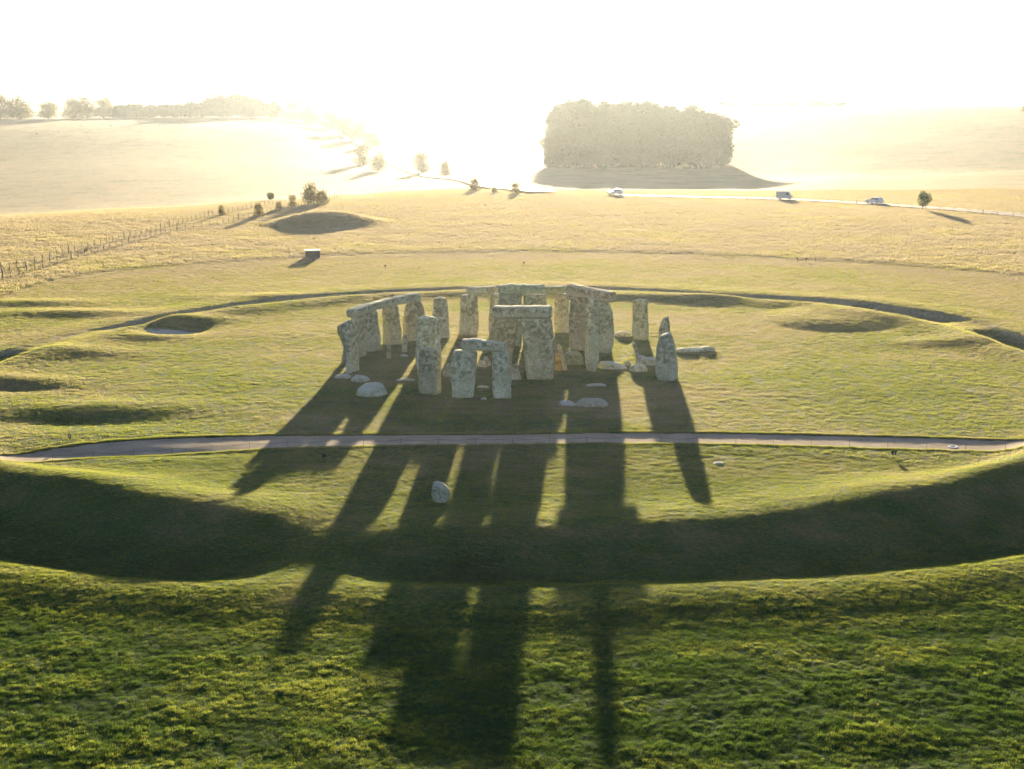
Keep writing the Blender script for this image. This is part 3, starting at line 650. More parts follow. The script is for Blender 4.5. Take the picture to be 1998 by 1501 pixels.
for key in UPRIGHTS:
    Vt, Ft, loc = upright(key)
    small = key.startswith('b')
    nm = 'small_standing_stone' if small else ('boulder' if key == 'station' else 'standing_stone')
    o = stone_object(nm, Vt, Ft, loc)
    tag(o, UP_LABEL[key], 'boulder' if key == 'station' else 'standing stone', None if key == 'station' else ('small pillars inside the stone ring' if small else 'large upright stones of the ring'))
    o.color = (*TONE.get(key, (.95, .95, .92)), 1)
    if key == 'L':
        b = MB(); b.add(*loft([(0, 0, 0, .20, .2, 0), (.10, 0, 0, .19, .19, 0), (.2, 0, 0, .15, .15, 0), (.26, 0, 0, .06, .06, 0)], 3.3, 14, .02, 2.2))
        b.build('tenon', M_STONE, o, (.02, 0, 6.84), True)

def lintel(key):
    p0, p1, h, w = LINTELS[key]
    p0, p1 = Vector(p0), Vector(p1)
    L = (p1 - p0).length; yaw = math.atan2(p1.y - p0.y, p1.x - p0.x); tilt = math.asin((p1.z - p0.z) / L)
    seed = sum(map(ord, key)) * .91
    rag = {'lI': .14, 'lP': .10, 'lB': .08}.get(key, .05)
    # loft along the length: build upright along z then lay down
    lv = []; N = max(22, int(L * 10)); hl = L / 2
    for k in range(N + 1):
        t = -hl + L * k / N; e = max(0, abs(t) - (hl - .14)) / .14
        top = h / 2 + rag * mnoise.noise(Vector((t * 1.4 + seed, 1.7, 0))) + rag * .5 * mnoise.noise(Vector((t * 3.4 + seed, 5.7, 0)))
        if key == 'lP': top += .07 * math.cos((t + .5) * 1.4) - .03
        sh = .16 * e * e
        lv.append((t, (top - h / 2) / 2, 0, max((top + h / 2) / 2 - sh, .05), w / 2 * (1 + .05 * mnoise.noise(Vector((t * .9, seed, 2)))) - sh, 0))
    for f in (.6, .25, .04): lv.append((lv[N][0] + .012 * (1 - f), lv[N][1], 0, lv[N][3] * f, lv[N][4] * f, 0))
    for f in (.6, .25, .04): lv.insert(0, (-hl - .012 * (1 - f), lv[0][1], 0, lv[0][3] * (f if f == .6 else .45), lv[0][4] * (f if f == .6 else .45), 0))
    Vt, Ft = loft(lv, seed, 40, .075, 4.0)
    # (cross a = height in x, length in z) -> x along, z up; keep the underside level on the uprights
    Vt = chip(Vt, seed, (h / 2, w / 2, 0, 0), 7, .05)
    V2 = [(z, y, max(x, -h / 2 - .01)) for (x, y, z) in Vt]
    mid = (p0 + p1) / 2
    o = stone_object('lintel', V2, Ft, (mid.x, mid.y, mid.z + h / 2 + .02))
    o.rotation_euler = (0, -tilt, yaw)
    return o
LIN_LABEL = {
 'lB': 'first lintel at the left end of the long curved run', 'lC': 'middle lintel of the long curved run at left',
 'lD': 'last lintel of the curved run, resting on the round-shouldered upright', 'lG': 'low flat lintel at the back left of the middle trilithon',
 'lV': 'small greenish lintel at the back, between the ragged lintel and the big reddish trilithon', 'lI': 'ragged green-topped lintel of the middle back trilithon',
 'lK': 'long thick lintel of the right trilithon behind the tallest stone', 'lM': 'thick pale-topped lintel of the nearest great trilithon',
 'lP': 'humped lintel of the front pair, nearest lintel of all'}
for key in LINTELS:
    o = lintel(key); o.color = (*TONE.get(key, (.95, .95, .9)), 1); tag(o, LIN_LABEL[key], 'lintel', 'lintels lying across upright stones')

FALL = {
 'f3': ('fallen_stone', 'small low stone lying at the foot of the small pillar before the round-shouldered upright'),
 'f4': ('fallen_stone', 'long thin stone lying flat on shaded grass left of the squared upright'),
 'f6': ('fallen_stone', 'smallest brownish lump at the right foot of the tall blocky upright'),
 'f7': ('fallen_stone', 'pale tilted block seen through the front lintel pair'),
 'f8': ('fallen_stone', 'darker tilted slab right behind the pale block seen through the front pair'),
 'f9': ('fallen_stone', 'low rounded stone peeping over the front humped lintel'),
 'f12': ('fallen_stone', 'big dark block lying between the nearest trilithon and the tallest stone'),
 'f13': ('fallen_stone', 'long sloping slab lying right of the tallest stone'),
 'f14': ('fallen_stone', 'small stone leaning behind the tip of the long sloping slab'),
 'f15': ('fallen_stone', 'rounded pale boulder right of the long sloping slab'),
 'f17': ('fallen_stone', 'big hollowed block left behind the dark broad stone'),
 'f18': ('fallen_stone', 'low pale stone lying left of the lone square-topped upright'),
 'f19': ('fallen_stone', 'fallen lintel piece touching the right side of the dark broad stone'),
 'f20': ('fallen_stone', 'outer right end piece of the broken fallen lintel'),
 'f21': ('fallen_stone', 'thin low slab in the grass below the tallest stone'),
 'f22': ('fallen_stone', 'smaller of the two low boulders in front of the ring, at the left'),
 'f23': ('fallen_stone', 'wider of the two low boulders in front of the ring, brown on top'),
 'f24': ('fallen_stone', 'flat grey stone lying at the foot of the gnarled stone'),
 'f25': ('fallen_stone', 'lumpy stone between the flat grey stone and the big pale boulder'),
 'f26': ('fallen_stone', 'big pale boulder lying in shadow at the left front of the ring'),
 'f27': ('fallen_stone', 'small flat pale stone in the grass between the feet of the front pair'),
 'f28': ('fallen_stone', 'low grassy slab lying behind the opening of the front pair'),
 'f29': ('fallen_stone', 'flat white stone set in the lawn near the path, right of centre')}
def boulder(key):
    x, y, gz, lx, ly, hz, yaw = FALLEN[key]
    seed = sum(ord(c) * (q + 2) for q, c in enumerate(key)) * .53
    if key in ('f19', 'f20'): hz *= .78; lx *= 1.1
    if key == 'f29': hz = .12; lx *= .8; ly *= .8
    if key == 'f18': hz *= .75; lx *= 1.15
    lv = []; n = 13; sharp = 2.0 if key in ('f7', 'f8', 'f13', 'f19', 'f20', 'f4', 'f21', 'f28', 'f12', 'f17') else 1.55
    for k in range(n + 1):
        t = k / n
        f = (1 - (t ** sharp) ** 1.6) ** (.28 if key in ('f19', 'f20') else .5) if t < 1 else .0
        f = max(f, .05)
        shear = 0.0
        lv.append((-.12 + (hz + .12) * t, shear, 0, lx / 2 * (f * .96 + .04 * (1 - t)), ly / 2 * f, 0))
    Vt, Ft = loft(lv, seed, 44, min(.20, .18 * hz + .05), 3.2)
    Vt = chip(Vt, seed + 3, (min(lx, 2.2 * hz) / 2, min(ly, 2.2 * hz) / 2, 0, hz), 12, .075)
    out = []
    for (px, py, pz) in Vt:
        if key == 'f13': pz *= .62 - .55 * px / lx
        elif key in ('f22',): pz *= .9 - .5 * px / lx
        elif key in ('f7', 'f8'): pz *= .8 - .7 * px / lx
        elif key == 'f17': pz *= 1 - .35 * math.exp(-((px - .15) / .45) ** 2)
        elif key == 'f25': pz *= .85 - .3 * px / lx
        out.append((px, py, pz))
    o = stone_object(FALL[key][0], out, Ft, (x, y, gz - .03)); o.rotation_euler = (0, 0, math.radians(yaw))
    return o
for key in FALLEN:
    o = boulder(key); o.color = (*TONE.get(key, (1.05, 1.07, 1.0)), 1); tag(o, FALL[key][1], 'fallen stone', 'stones lying in the grass')

# ---------------------------------------------------------------- grass
def clump_mesh(name, seed, blades, rad, h, w, lean):
    r = random.Random(seed); V = []; F = []
    for _ in range(blades):
        a = r.uniform(0, 2 * math.pi); q = rad * math.sqrt(r.random()); bx, by = q * math.cos(a), q * math.sin(a)
        fa = r.uniform(0, 2 * math.pi); ln = r.uniform(.25, 1.0) * lean; hh = h * r.uniform(.55, 1.1); ww = w * r.uniform(.7, 1.25)
        dx, dy = math.cos(fa), math.sin(fa); sx, sy = -dy * ww / 2, dx * ww / 2
        b = len(V)
        for t, f in ((0, 1), (.55, .85), (1.0, .12)):
            ox, oy = bx + dx * ln * hh * t * t, by + dy * ln * hh * t * t; z = hh * (t - .12 * t * t * ln) - .01 * (t == 0)
            V += [(ox - sx * f, oy - sy * f, z), (ox + sx * f, oy + sy * f, z)]
        F += [(b, b + 1, b + 3, b + 2), (b + 2, b + 3, b + 5, b + 4)]
    me = bpy.data.meshes.new(name); me.from_pydata(V, [], F); me.materials.append(M_GRASS)
    return me
def clump_collection(name, n, **kw):
    c = bpy.data.collections.new(name)
    for k in range(n):
        c.objects.link(bpy.data.objects.new(name, clump_mesh(name, 100 + k * 7 + len(name), **kw)))
    return c
def grass_object(name, coll, nvar, X, Y, Z, dry, scale, hscale):
    n = len(X)
    me = bpy.data.meshes.new(name); me.vertices.add(n); me.vertices.foreach_set('co', np.c_[X, Y, Z].astype(np.float32).ravel())
    def attr(nm, typ, val, key='value'):
        a = me.attributes.new(nm, typ, 'POINT'); a.data.foreach_set(key, np.ascontiguousarray(val).ravel())
    attr('dry', 'FLOAT', dry.astype(np.float32)); attr('pick', 'INT', rng.integers(0, nvar, n).astype(np.int32))
    rot = np.zeros((n, 3), np.float32); rot[:, 2] = rng.uniform(0, 6.283, n); attr('rot', 'FLOAT_VECTOR', rot, 'vector')
    attr('size', 'FLOAT_VECTOR', np.c_[scale, scale, hscale].astype(np.float32), 'vector')
    o = bpy.data.objects.new(name, me); link(o)
    ng = bpy.data.node_groups.new(name, 'GeometryNodeTree')
    ng.interface.new_socket('Geometry', in_out='INPUT', socket_type='NodeSocketGeometry'); ng.interface.new_socket('Geometry', in_out='OUTPUT', socket_type='NodeSocketGeometry')
    N = ng.nodes; gi = N.new('NodeGroupInput'); go = N.new('NodeGroupOutput'); ip = N.new('GeometryNodeInstanceOnPoints'); ci = N.new('GeometryNodeCollectionInfo')
    ci.inputs['Collection'].default_value = coll; ci.inputs['Separate Children'].default_value = True; ci.inputs['Reset Children'].default_value = True
    def na(nm, typ):
        d = N.new('GeometryNodeInputNamedAttribute'); d.data_type = typ; d.inputs['Name'].default_value = nm; return d.outputs[0]
    L = ng.links
    L.new(gi.outputs[0], ip.inputs['Points']); L.new(ci.outputs[0], ip.inputs['Instance']); ip.inputs['Pick Instance'].default_value = True
    L.new(na('pick', 'INT'), ip.inputs['Instance Index'])
    e2r = N.new('FunctionNodeEulerToRotation'); L.new(na('rot', 'FLOAT_VECTOR'), e2r.inputs[0]); L.new(e2r.outputs[0], ip.inputs['Rotation'])
    L.new(na('size', 'FLOAT_VECTOR'), ip.inputs['Scale']); L.new(ip.outputs[0], go.inputs[0])
    md = o.modifiers.new('scatter', 'NODES'); md.node_group = ng
    tag(o, kind='stuff'); return o

def scatter(n, d0, d1, half=.445):
    d = np.sqrt(rng.uniform(d0 * d0, d1 * d1, n)); a = rng.uniform(-half, half, n)
    return d * np.sin(a), d * np.cos(a)
HAVE_GRASS = True
if HAVE_GRASS:
    near = clump_collection('tuft', 5, blades=22, rad=.14, h=.080, w=.011, lean=.9)
    midc = clump_collection('turf_tuft', 5, blades=20, rad=.24, h=.062, w=.026, lean=.9)
    farc = clump_collection('long_tuft', 4, blades=26, rad=.75, h=.26, w=.055, lean=.7)
    # tussocks outside the ditch and the lawn close by
    X, Y = scatter(270000, 40, 92, .56)
    k = ~on_path(X, Y, .06); X, Y = X[k], Y[k]
    t = tussock(X, Y); dry = dryness(X, Y); r = np.hypot(X - CX, Y - CY)
    out = sstep(57, 63, r)
    hs = rng.uniform(.55, 1.25, len(X)) * (.62 + .38 * out) * (1 + .5 * out * fbm(X * .2, Y * .3, 3, 59)) * np.clip(1 + 8 * t, .5, 1.6); s = rng.uniform(.6, 1.2, len(X))
    grass_object('tussock_grass', near, 5, X, Y, height(X, Y) - .012, dry + 2.6 * t * out, s, hs)  # lump tops yellower than the gaps: lit tips put into the colour
    X, Y = scatter(235000, 92, 215, .48)
    lng = Y > track_y(X); k = ~on_path(X, Y, .10) & ~lng & (np.hypot(X + 37.6, (Y - 140.6) * 1.8) > 2.8); X, Y = X[k], Y[k]
    s = rng.uniform(.75, 1.4, len(X)) * np.interp(np.hypot(X, Y), [92, 200], [.85, 1.5]); hs = rng.uniform(.55, 1.3, len(X)) * np.clip(1 + 9 * tussock(X, Y), .5, 1.6)
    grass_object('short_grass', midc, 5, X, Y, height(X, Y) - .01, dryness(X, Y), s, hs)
    X, Y = scatter(190000, 165, 400, .43)
    edge = track_y(X) + 1.2 * noise2(X * .3, Y * .3, 47)
    hfade = sstep(-.5, 7, Y - edge)
    lng = (Y > edge) & ((Y < road_y(X) - 4.0) | (Y > road_y(X) + 4.0) | (X < road_c[:, 0].min())); X, Y, hfade = X[lng], Y[lng], hfade[lng]
    s = rng.uniform(.7, 1.4, len(X)); hs = rng.uniform(.5, 1.2, len(X)) * (.35 + .65 * hfade) * (1 + .5 * fbm(X * .12, Y * .12, 3, 93))
    grass_object('long_grass', farc, 4, X, Y, height(X, Y) - .02, dryness(X, Y), s, hs)
    # a fringe of turf hanging over the path edges
    xs = rng.uniform(-40, 41, 9000); side = rng.random(9000) < .5
    ys = np.where(side, path_hi(xs) + rng.uniform(.0, .28, 9000), path_lo(xs) - rng.uniform(0.0, .28, 9000)) + .10 * noise2(xs * 1.3, path_lo(xs) * 1.3, 41)
    grass_object('path_edge_grass', near, 5, xs, ys, height(xs, ys + np.where(side, .2, -.2)) - .01, dryness(xs, ys), np.full(9000, 1.0), rng.uniform(.7, 1.5, 9000))

# ---------------------------------------------------------------- trees and bushes
def gz(x, y): return float(height(np.array([float(x)]), np.array([float(y)]))[0])
def crown_data(seed, n, leaf, lobes=8, squat=1.0, base=.18):
    """leaf clumps in a lobed crown of unit width and unit height"""
    r = np.random.default_rng(seed)
    C = []
    for k in range(lobes):
        a = r.uniform(0, 6.283); q = r.uniform(.05, .30); z = r.uniform(base + .2, .80)
        C.append((q * math.cos(a), q * math.sin(a), z, r.uniform(.16, .27), r.uniform(.14, .24)))
    if base < .1:
        for k in range(4):
            a = k * 1.57 + r.uniform(-.5, .5); C.append((.20 * math.cos(a), .20 * math.sin(a), r.uniform(.16, .26), .27, .2))
    C = [tuple(c) for c in C]; C.append((0, 0, .52, .34, .36)); C.append((r.uniform(-.08, .08), 0, .80, .2, .2))
    C = np.array(C); w = C[:, 3] ** 2 * C[:, 4]; pick = r.choice(len(C), n, p=w / w.sum())
    u = r.normal(size=(n, 3)); u /= np.linalg.norm(u, axis=1)[:, None]; rad = r.uniform(.25, 1.0, n) ** .38
    P = C[pick, :3] + u * rad[:, None] * np.c_[C[pick, 3], C[pick, 3], C[pick, 4]]
    P[:, 2] = np.maximum(P[:, 2], base * r.uniform(.6, 1.2, n))
    nrm = u + r.normal(size=(n, 3)) * .8; nrm /= np.linalg.norm(nrm, axis=1)[:, None]
    a = np.cross(nrm, r.normal(size=(n, 3))); a /= np.linalg.norm(a, axis=1)[:, None]; b = np.cross(nrm, a)
    s = (leaf * r.uniform(.5, 1.4, n))[:, None]
    V = np.stack([P - a * s, P - b * s * .7 + nrm * s * .2, P + a * s, P + b * s * .7 - nrm * s * .2], 1).reshape(-1, 3)
    F = np.arange(len(V)).reshape(-1, 4)
    return V, F
def trunk_mesh(seed):
    r = random.Random(seed); b = MB()
    b.tube([(0, 0, -.03), (.004, 0, .08), (.01, .005, .22), (.0, .01, .45)], [.034, .026, .022, .014], 7)
    for k in range(4):
        a = k * 1.6 + r.uniform(-.4, .4); z = r.uniform(.16, .3)
        b.tube([(0, 0, z), (.1 * math.cos(a), .1 * math.sin(a), z + .12), (.2 * math.cos(a), .2 * math.sin(a), z + .32)], [.013, .010, .005], 5)
    return b.mesh('trunk', True)
CROWN = [mesh_np('crown', *crown_data(200 + k, 2600, .030, 10), smooth=False) for k in range(5)]
for m_ in CROWN: m_.materials.append(M_LEAF)
BUSHM = [mesh_np('crown', *crown_data(300 + k, 3200, .024, 10, base=.03), smooth=False) for k in range(3)]
for m_ in BUSHM: m_.materials.append(M_LEAF_B)
TRUNK = [trunk_mesh(k) for k in range(3)]
for m_ in TRUNK: m_.materials.append(M_BARK)
def tree(name, x, y, w, h, label, cat, group=None, k=0, bush=False, rz=0.0):
    root = empty(name, (x, y, gz(x, y) - .1), rz); tag(root, label, cat, group)
    c = obj('crown', (BUSHM if bush else CROWN)[k % (3 if bush else 5)], None, root); c.scale = (w, w, h)
    t = obj('trunk', TRUNK[k % 3], None, root); t.scale = (w * .9, w * .9, h)
    return root
def az_at(px, d):
    r = (px - 999) / FOC; y = d / math.hypot(1, r * .985); return r * y * .985, y
BUSHES = [(-53.7, 276.3, 3.2, 3.1, 'round bush on the near wire fence left of the barrow'), (-62.4, 280.1, 2.0, 2.4, 'small round bush on the far wire fence'),
          (-52.6, 294.3, 1.9, 2.1, 'low bush between the round bush and the leafy thicket'), (-51.0, 303.2, 2.6, 3.0, 'bush close left of the tallest fence-side tree'),
          (-70.2, 213.4, .9, .9, 'tiny green bush at the near end of the wire fence')]
for k, (x, y, w, h, lab) in enumerate(BUSHES): tree('bush', x, y, w, h, lab, 'bush', 'bushes along the wire fences', k, True, k * 1.3)
tree('hawthorn_tree', -47.6, 309.6, 5.6, 5.4, 'tallest and widest tree on the fence line behind the barrow', 'tree', None, 1, True, .6)
tree('hawthorn_tree', -45.2, 311.5, 3.8, 3.6, 'lower tree hugging the right side of the tallest fence-side tree', 'tree', None, 2, True, 2.6)
tree('small_tree', -61.5, 333, 2.6, 2.4, 'faint small tree alone in the field beyond the fences', 'tree', None, 0, False, .4)
tree('roadside_tree', 94.1, 298.9, 4.0, 4.6, 'lone oval tree beside the road at right, casting a long shadow', 'tree', None, 3, False, 1.0)
for k, (px, d, w, h, lab) in enumerate([(925, 366, 4.6, 3.9, 'faint round tree beyond the field edge, largest of three in a row'), (965, 352, 2.4, 2.0, 'smallest faint bush of three in a row at the field edge'),
        (1006, 348, 3.2, 3.2, 'faint tree nearest the grove, last of three in a row')]):
    x, y = az_at(px, d); tree('field_edge_tree', x, y, w, h, lab, 'tree', 'trees in a row at the field edge', k, True, k)
# trees one can tell apart on the left ridge
for k, (px, d, w, h, lab) in enumerate([(4, 1650, 46, 30, 'hazy ridge tree at the far left, cut by the photo edge'), (46, 1650, 46, 29, 'broad flat-topped hazy ridge tree, second from the far left'),
        (99, 1655, 34, 22, 'smallest hazy ridge tree, beside the bright gap'), (147, 1650, 34, 26, 'hazy ridge tree just right of the bright gap'),
        (175, 1655, 37, 31, 'tallest hazy ridge tree right of the bright gap'), (207, 1653, 33, 28, 'hazy ridge tree joining the long wood on its left')]):
    x, y = az_at(px, d); tree('ridge_tree', x, y, w, h, lab, 'tree', 'trees on the left ridge', k, True, k * 2.1)
# trees following the road down the slope
for k, (px, d, w, h, lab) in enumerate([(572, 1640, 38, 25, 'first hazy tree right of the ridge wood, on the shoulder of the hill'), (608, 1600, 40, 26, 'rounded hazy tree at the top of the sloping tree line'),
        (643, 1520, 34, 25, 'hazy tree at the corner of the sloping tree line'), (674, 1400, 30, 23, 'hazy tree a third down the sloping tree line'), (702, 1330, 26, 20, 'hazy tree halfway down the sloping tree line'),
        (727, 1240, 19, 15, 'lowest hazy tree of the sloping tree line'), (706, 960, 15, 16, 'pale hazy tree left of the sloping road'), (737, 880, 14, 13, 'pale hazy tree below it, left of the sloping road'),
        (822, 840, 14, 14, 'hazy tree right of the sloping road'), (868, 700, 8, 8.5, 'small hazy tree at the bottom right of the sloping road'), (1996, 1120, 12, 9, 'hazy tree cut by the right edge of the photo')]):
    x, y = az_at(px, d); tree('hillside_tree', x, y, w, h, lab, 'tree', 'trees on the misty slopes', k, True, k * 1.7)
# woods that read as one mass
def wood(name, spots, seed, n=900, leaf=.05):
    r = np.random.default_rng(seed); VV = []; FF = []; b = 0
    for k, (x, y, w, h) in enumerate(spots):
        g0 = gz(x, y) - .5; hc = min(h, w * 1.15); z = h - hc
        while True:
            V, F = crown_data(seed + k + int(z * 3), n, leaf, 8, base=.10)
            V = V * [w, w, hc] + [x, y, g0 + (z if z > 0 else -.12 * hc)]
            VV.append(V); FF.append(F + b); b += len(V)
            if z <= 0: break
            z -= hc * .55
    o = obj(name, mesh_np(name, np.concatenate(VV), np.concatenate(FF), False), M_LEAF_FAR); tag(o, kind='stuff'); return o
def top_h(px, py, d, sink=0.0):
    """height of a tree standing at distance d whose tip is level with a bearing"""
    x, y = az_at(px, d); el = PITCH + math.atan((py - 750.5) / FOC)
    return x, y, EYE - d * math.tan(el) - gz(x, y)
rr_ = random.Random(5); sp = []
for px in np.arange(228, 552, 13.0):
    for d in (1650, 1695):
        py = np.interp(px, [225, 260, 300, 350, 380, 420, 450, 480, 510, 545], [199, 196, 198, 195, 190, 184, 176, 180, 187, 196]) + rr_.uniform(-1, 5) + (d > 1670) * rr_.uniform(-2, 3)
        x, y, h = top_h(px + rr_.uniform(-4, 4), py, d + rr_.uniform(-8, 8)); sp.append((x, y, rr_.uniform(19, 30), max(h, 8) * 1.02))
wood('ridge_wood', sp, 900, 1300, .036)
sp = []
for px in np.arange(1088, 1412, 21.0):
    for d in (706, 732, 758):
        py = np.interp(px, [1075, 1100, 1150, 1200, 1250, 1300, 1350, 1395, 1412], [204, 193, 191, 194, 196, 200, 206, 214, 226]) + rr_.choice((-4, 0, 3, 7, 12)) + (d - 706) * .05
        x, y, h = top_h(px + rr_.uniform(-5, 5), py, d + rr_.uniform(-5, 5)); sp.append((x, y, rr_.uniform(11, 22), max(h, 8) * 1.02))
for px, py, d in ((1080, 232, 730), (1400, 236, 726), (1408, 258, 720), (1076, 262, 720)):
    x, y, h = top_h(px, py, d); sp.append((x, y, 12.5, h))
wood('beech_grove', sp, 1300, 2200, .030)
sp = []
for px in np.arange(1350, 1680, 16.0):
    py = np.interp(px, [1350, 1420, 1500, 1560, 1620, 1680], [199, 190, 196, 192, 194, 203]) + rr_.uniform(-2, 3)
    x, y, h = top_h(px, py, 1420 + rr_.uniform(-20, 20)); sp.append((x, y, rr_.uniform(12, 24), max(h, 3.5)))
for px in np.arange(640, 1060, 24.0):
    x, y, h = top_h(px, 203 + rr_.uniform(-4, 4), 2620); sp.append((x, y, rr_.uniform(30, 46), max(h, 6)))
wood('distant_wood', sp, 1700, 300, .07)


# ---------------------------------------------------------------- rope barrier, fences
def along(P, step, start=0.0):
    P = np.array(P, float); d = np.r_[0, np.cumsum(np.hypot(*np.diff(P, axis=0).T))]; t = np.arange(start, d[-1], step)
    return np.c_[np.interp(t, d, P[:, 0]), np.interp(t, d, P[:, 1])]
def post_mesh(h, r, m, n=6):
    me = MB().tube([(0, 0, -.15), (0, 0, h * .5), (.01, 0, h)], [r, r, r * .9], n).mesh('post'); me.materials.append(m); return me
rope = empty('rope_barrier', (0, 92, 0)); tag(rope, 'low rope strung on thin iron pins along the near side of the gravel path', 'rope barrier')
line = pn.copy(); line[:, 1] += .25
P = along(line[(line[:, 0] > -33)], 2.75, .4); pm = post_mesh(.52, .013, M_IRON, 5)
rp = MB(); prev = None
for x, y in P:
    z = float(base_height(x, y)) - .10; lean = random.uniform(-.06, .06)
    o = obj('post', pm, None, rope); o.location = (x, y - 92, z); o.rotation_euler = (random.uniform(-.05, .05), lean, 0)
    tip = Vector((x + lean * .5, y - 92, z + .47))
    if prev is not None:
        rp.tube([prev.lerp(tip, t) - Vector((0, 0, .10 * 4 * t * (1 - t))) for t in np.linspace(0, 1, 7)], .010, 4, False)
    prev = tip
rp.build('rope', M_ROPE, rope)

def wire_fence(P, step, label, h, seed):
    r = random.Random(seed); P = along(P, step); root = empty('wire_fence', (P[0][0], P[0][1], 0)); tag(root, label, 'fence')
    a = [post_mesh(h, .055, M_POST), post_mesh(h * 1.22, .09, M_POST)]; tops = []
    for k, (x, y) in enumerate(P):
        z = gz(x, y) - .1; big = k % 9 == 4
        o = obj('post', a[big], None, root); o.location = (x - P[0][0], y - P[0][1], z); o.rotation_euler = (r.uniform(-.06, .06), r.uniform(-.07, .07), r.uniform(0, 3))
        tops.append(Vector((x - P[0][0], y - P[0][1], z)))
    w = MB()
    for f in (.3, .6, .93): w.tube([p + Vector((0, 0, h * f)) for p in tops], .012, 3, False)
    w.build('wire', M_WIRE, root)
wire_fence(smooth_line(FENCE_NEAR, 200), 2.5, 'wire fence on wooden posts at left, the nearer of the two side by side', 1.25, 3)
wire_fence(smooth_line(FENCE_FAR, 200), 2.5, 'wire fence on wooden posts at left, the farther of the two', 1.25, 4)
rv = road_c - nn * 5.2 if (road_c - nn * 5.2)[150, 1] < road_c[150, 1] else road_c + nn * 5.2
rv = rv[(rv[:, 0] > 52)]
wire_fence(rv, 4.2, 'low roadside fence on the near verge of the road at right', 1.1, 5)

# ---------------------------------------------------------------- signs and small things in the lawn
def sign(x, y, label, kind):
    z = gz(x, y); root = empty('small_sign' if kind != 'peg' else 'marker_post', (x, y, z))
    tag(root, label, 'sign' if kind != 'peg' else 'post')
    if kind == 'brown':
        MB().tube([(0, 0, -.2), (0, 0, .25)], .025, 6).build('post', M_IRON, root)
        MB().box(-.115, .115, -.012, .012, .18, .50).build('board', M_BROWN, root)
        f = MB(); f.box(-.05, .04, -.018, -.0125, .30, .375); f.box(-.02, .055, -.018, -.0125, .375, .40); f.box(-.045, -.025, -.018, -.0125, .26, .30); f.build('white_symbol', M_WHITE, root)
    elif kind == 'twin':
        MB().tube([(0, 0, -.2), (0, .0, .42)], .02, 6).build('post', M_IRON, root)
        for s in (-1, 1):
            b = MB(); b.box(.008 if s > 0 else -.155, .155 if s > 0 else -.008, -.02, .02, .20, .50); q = b.build('board', M_DARK, root); q.rotation_euler = (.35, 0, s * .25)
    elif kind == 'dark':
        MB().tube([(0, 0, -.2), (0, .02, .42)], .02, 6).build('post', M_IRON, root)
        b = MB().box(-.15, .13, -.015, .015, .18, .42).build('board', M_DARK, root); b.rotation_euler = (.25, .12, .2)
    elif kind == 'peg':
        MB().tube([(0, 0, -.2), (0, .0, .42)], .04, 6).build('post', M_BROWN, root)
        MB().box(-.14, .14, -.02, .02, .40, .62).build('board', M_BROWN, root)
sign(-32.97, 93.5, 'small brown sign with a white symbol on the lawn at far left', 'brown')
sign(-13.31, 88.4, 'small dark sign tilted in the grass left of the squat boulder', 'dark')
sign(27.14, 89.0, 'black twin-flap sign on the lawn right of the path, casting a short shadow', 'twin')
sign(-18.85, 192.2, 'dark marker post on the mown grass below the hut', 'peg')
sign(1.79, 195.8, 'thin marker post on the mown grass behind the middle trilithon', 'peg')
for k, (x, lab) in enumerate([(44.4, 'leftmost of three stubby markers at the edge of the long grass'), (45.7, 'middle one of three stubby markers at the edge of the long grass'), (47.2, 'rightmost of three stubby markers at the edge of the long grass')]):
    sign(x, 201.0, lab, 'peg')
ring = MB()
R1, R2, n = .34, .225, 28; V = []; F = []
for k in range(n):
    a = 2 * math.pi * k / n
    for r_, z_ in ((R2, .0), (R2, .03), (R1, .03), (R1, .0)): V.append((r_ * math.cos(a), r_ * math.sin(a), z_))
for k in range(n):
    for q in range(3): F.append((k * 4 + q, k * 4 + q + 1, ((k + 1) % n) * 4 + q + 1, ((k + 1) % n) * 4 + q))
ring.add(V, F)
tag(ring.build('white_ring', M_WHITE, None, (32.41, 92.1, float(base_height(32.41, 92.1)) - .095)), 'flat white ring lying on the gravel path at right', 'ring')
cover = MB().box(-.30, .30, -.35, .35, 0, .05).build('ground_plate', M_SLATE, None, (39.9, 110.1, gz(39.9, 110.1) - .005)); tag(cover, 'small dark plate set in the lawn near the right edge', 'plate')
# low hut beyond the far ditch
hut = empty('low_hut', (-31.8, 206.3, gz(-31.8, 206.3)), math.radians(10)); tag(hut, 'low dark hut with a flat pale roof on the grass at left', 'hut')
MB().box(-1.15, 1.15, -.9, .9, -.2, 1.12).build('wall', M_TIMBER, hut)
for k in range(8):
    x0 = -1.15 + k * 2.3 / 8
    MB().box(x0 + .015, x0 + 2.3 / 8 - .015, -.93, -.902, .02, 1.1).build('plank', M_TIMBER, hut)
rf = MB().box(-1.25, 1.25, -1.0, 1.0, 1.122, 1.24).build('roof', M_FELT, hut)
MB().tube([(.9, .5, 1.2), (.9, .5, 1.75)], .03, 6).build('vent_pipe', M_IRON, rf)

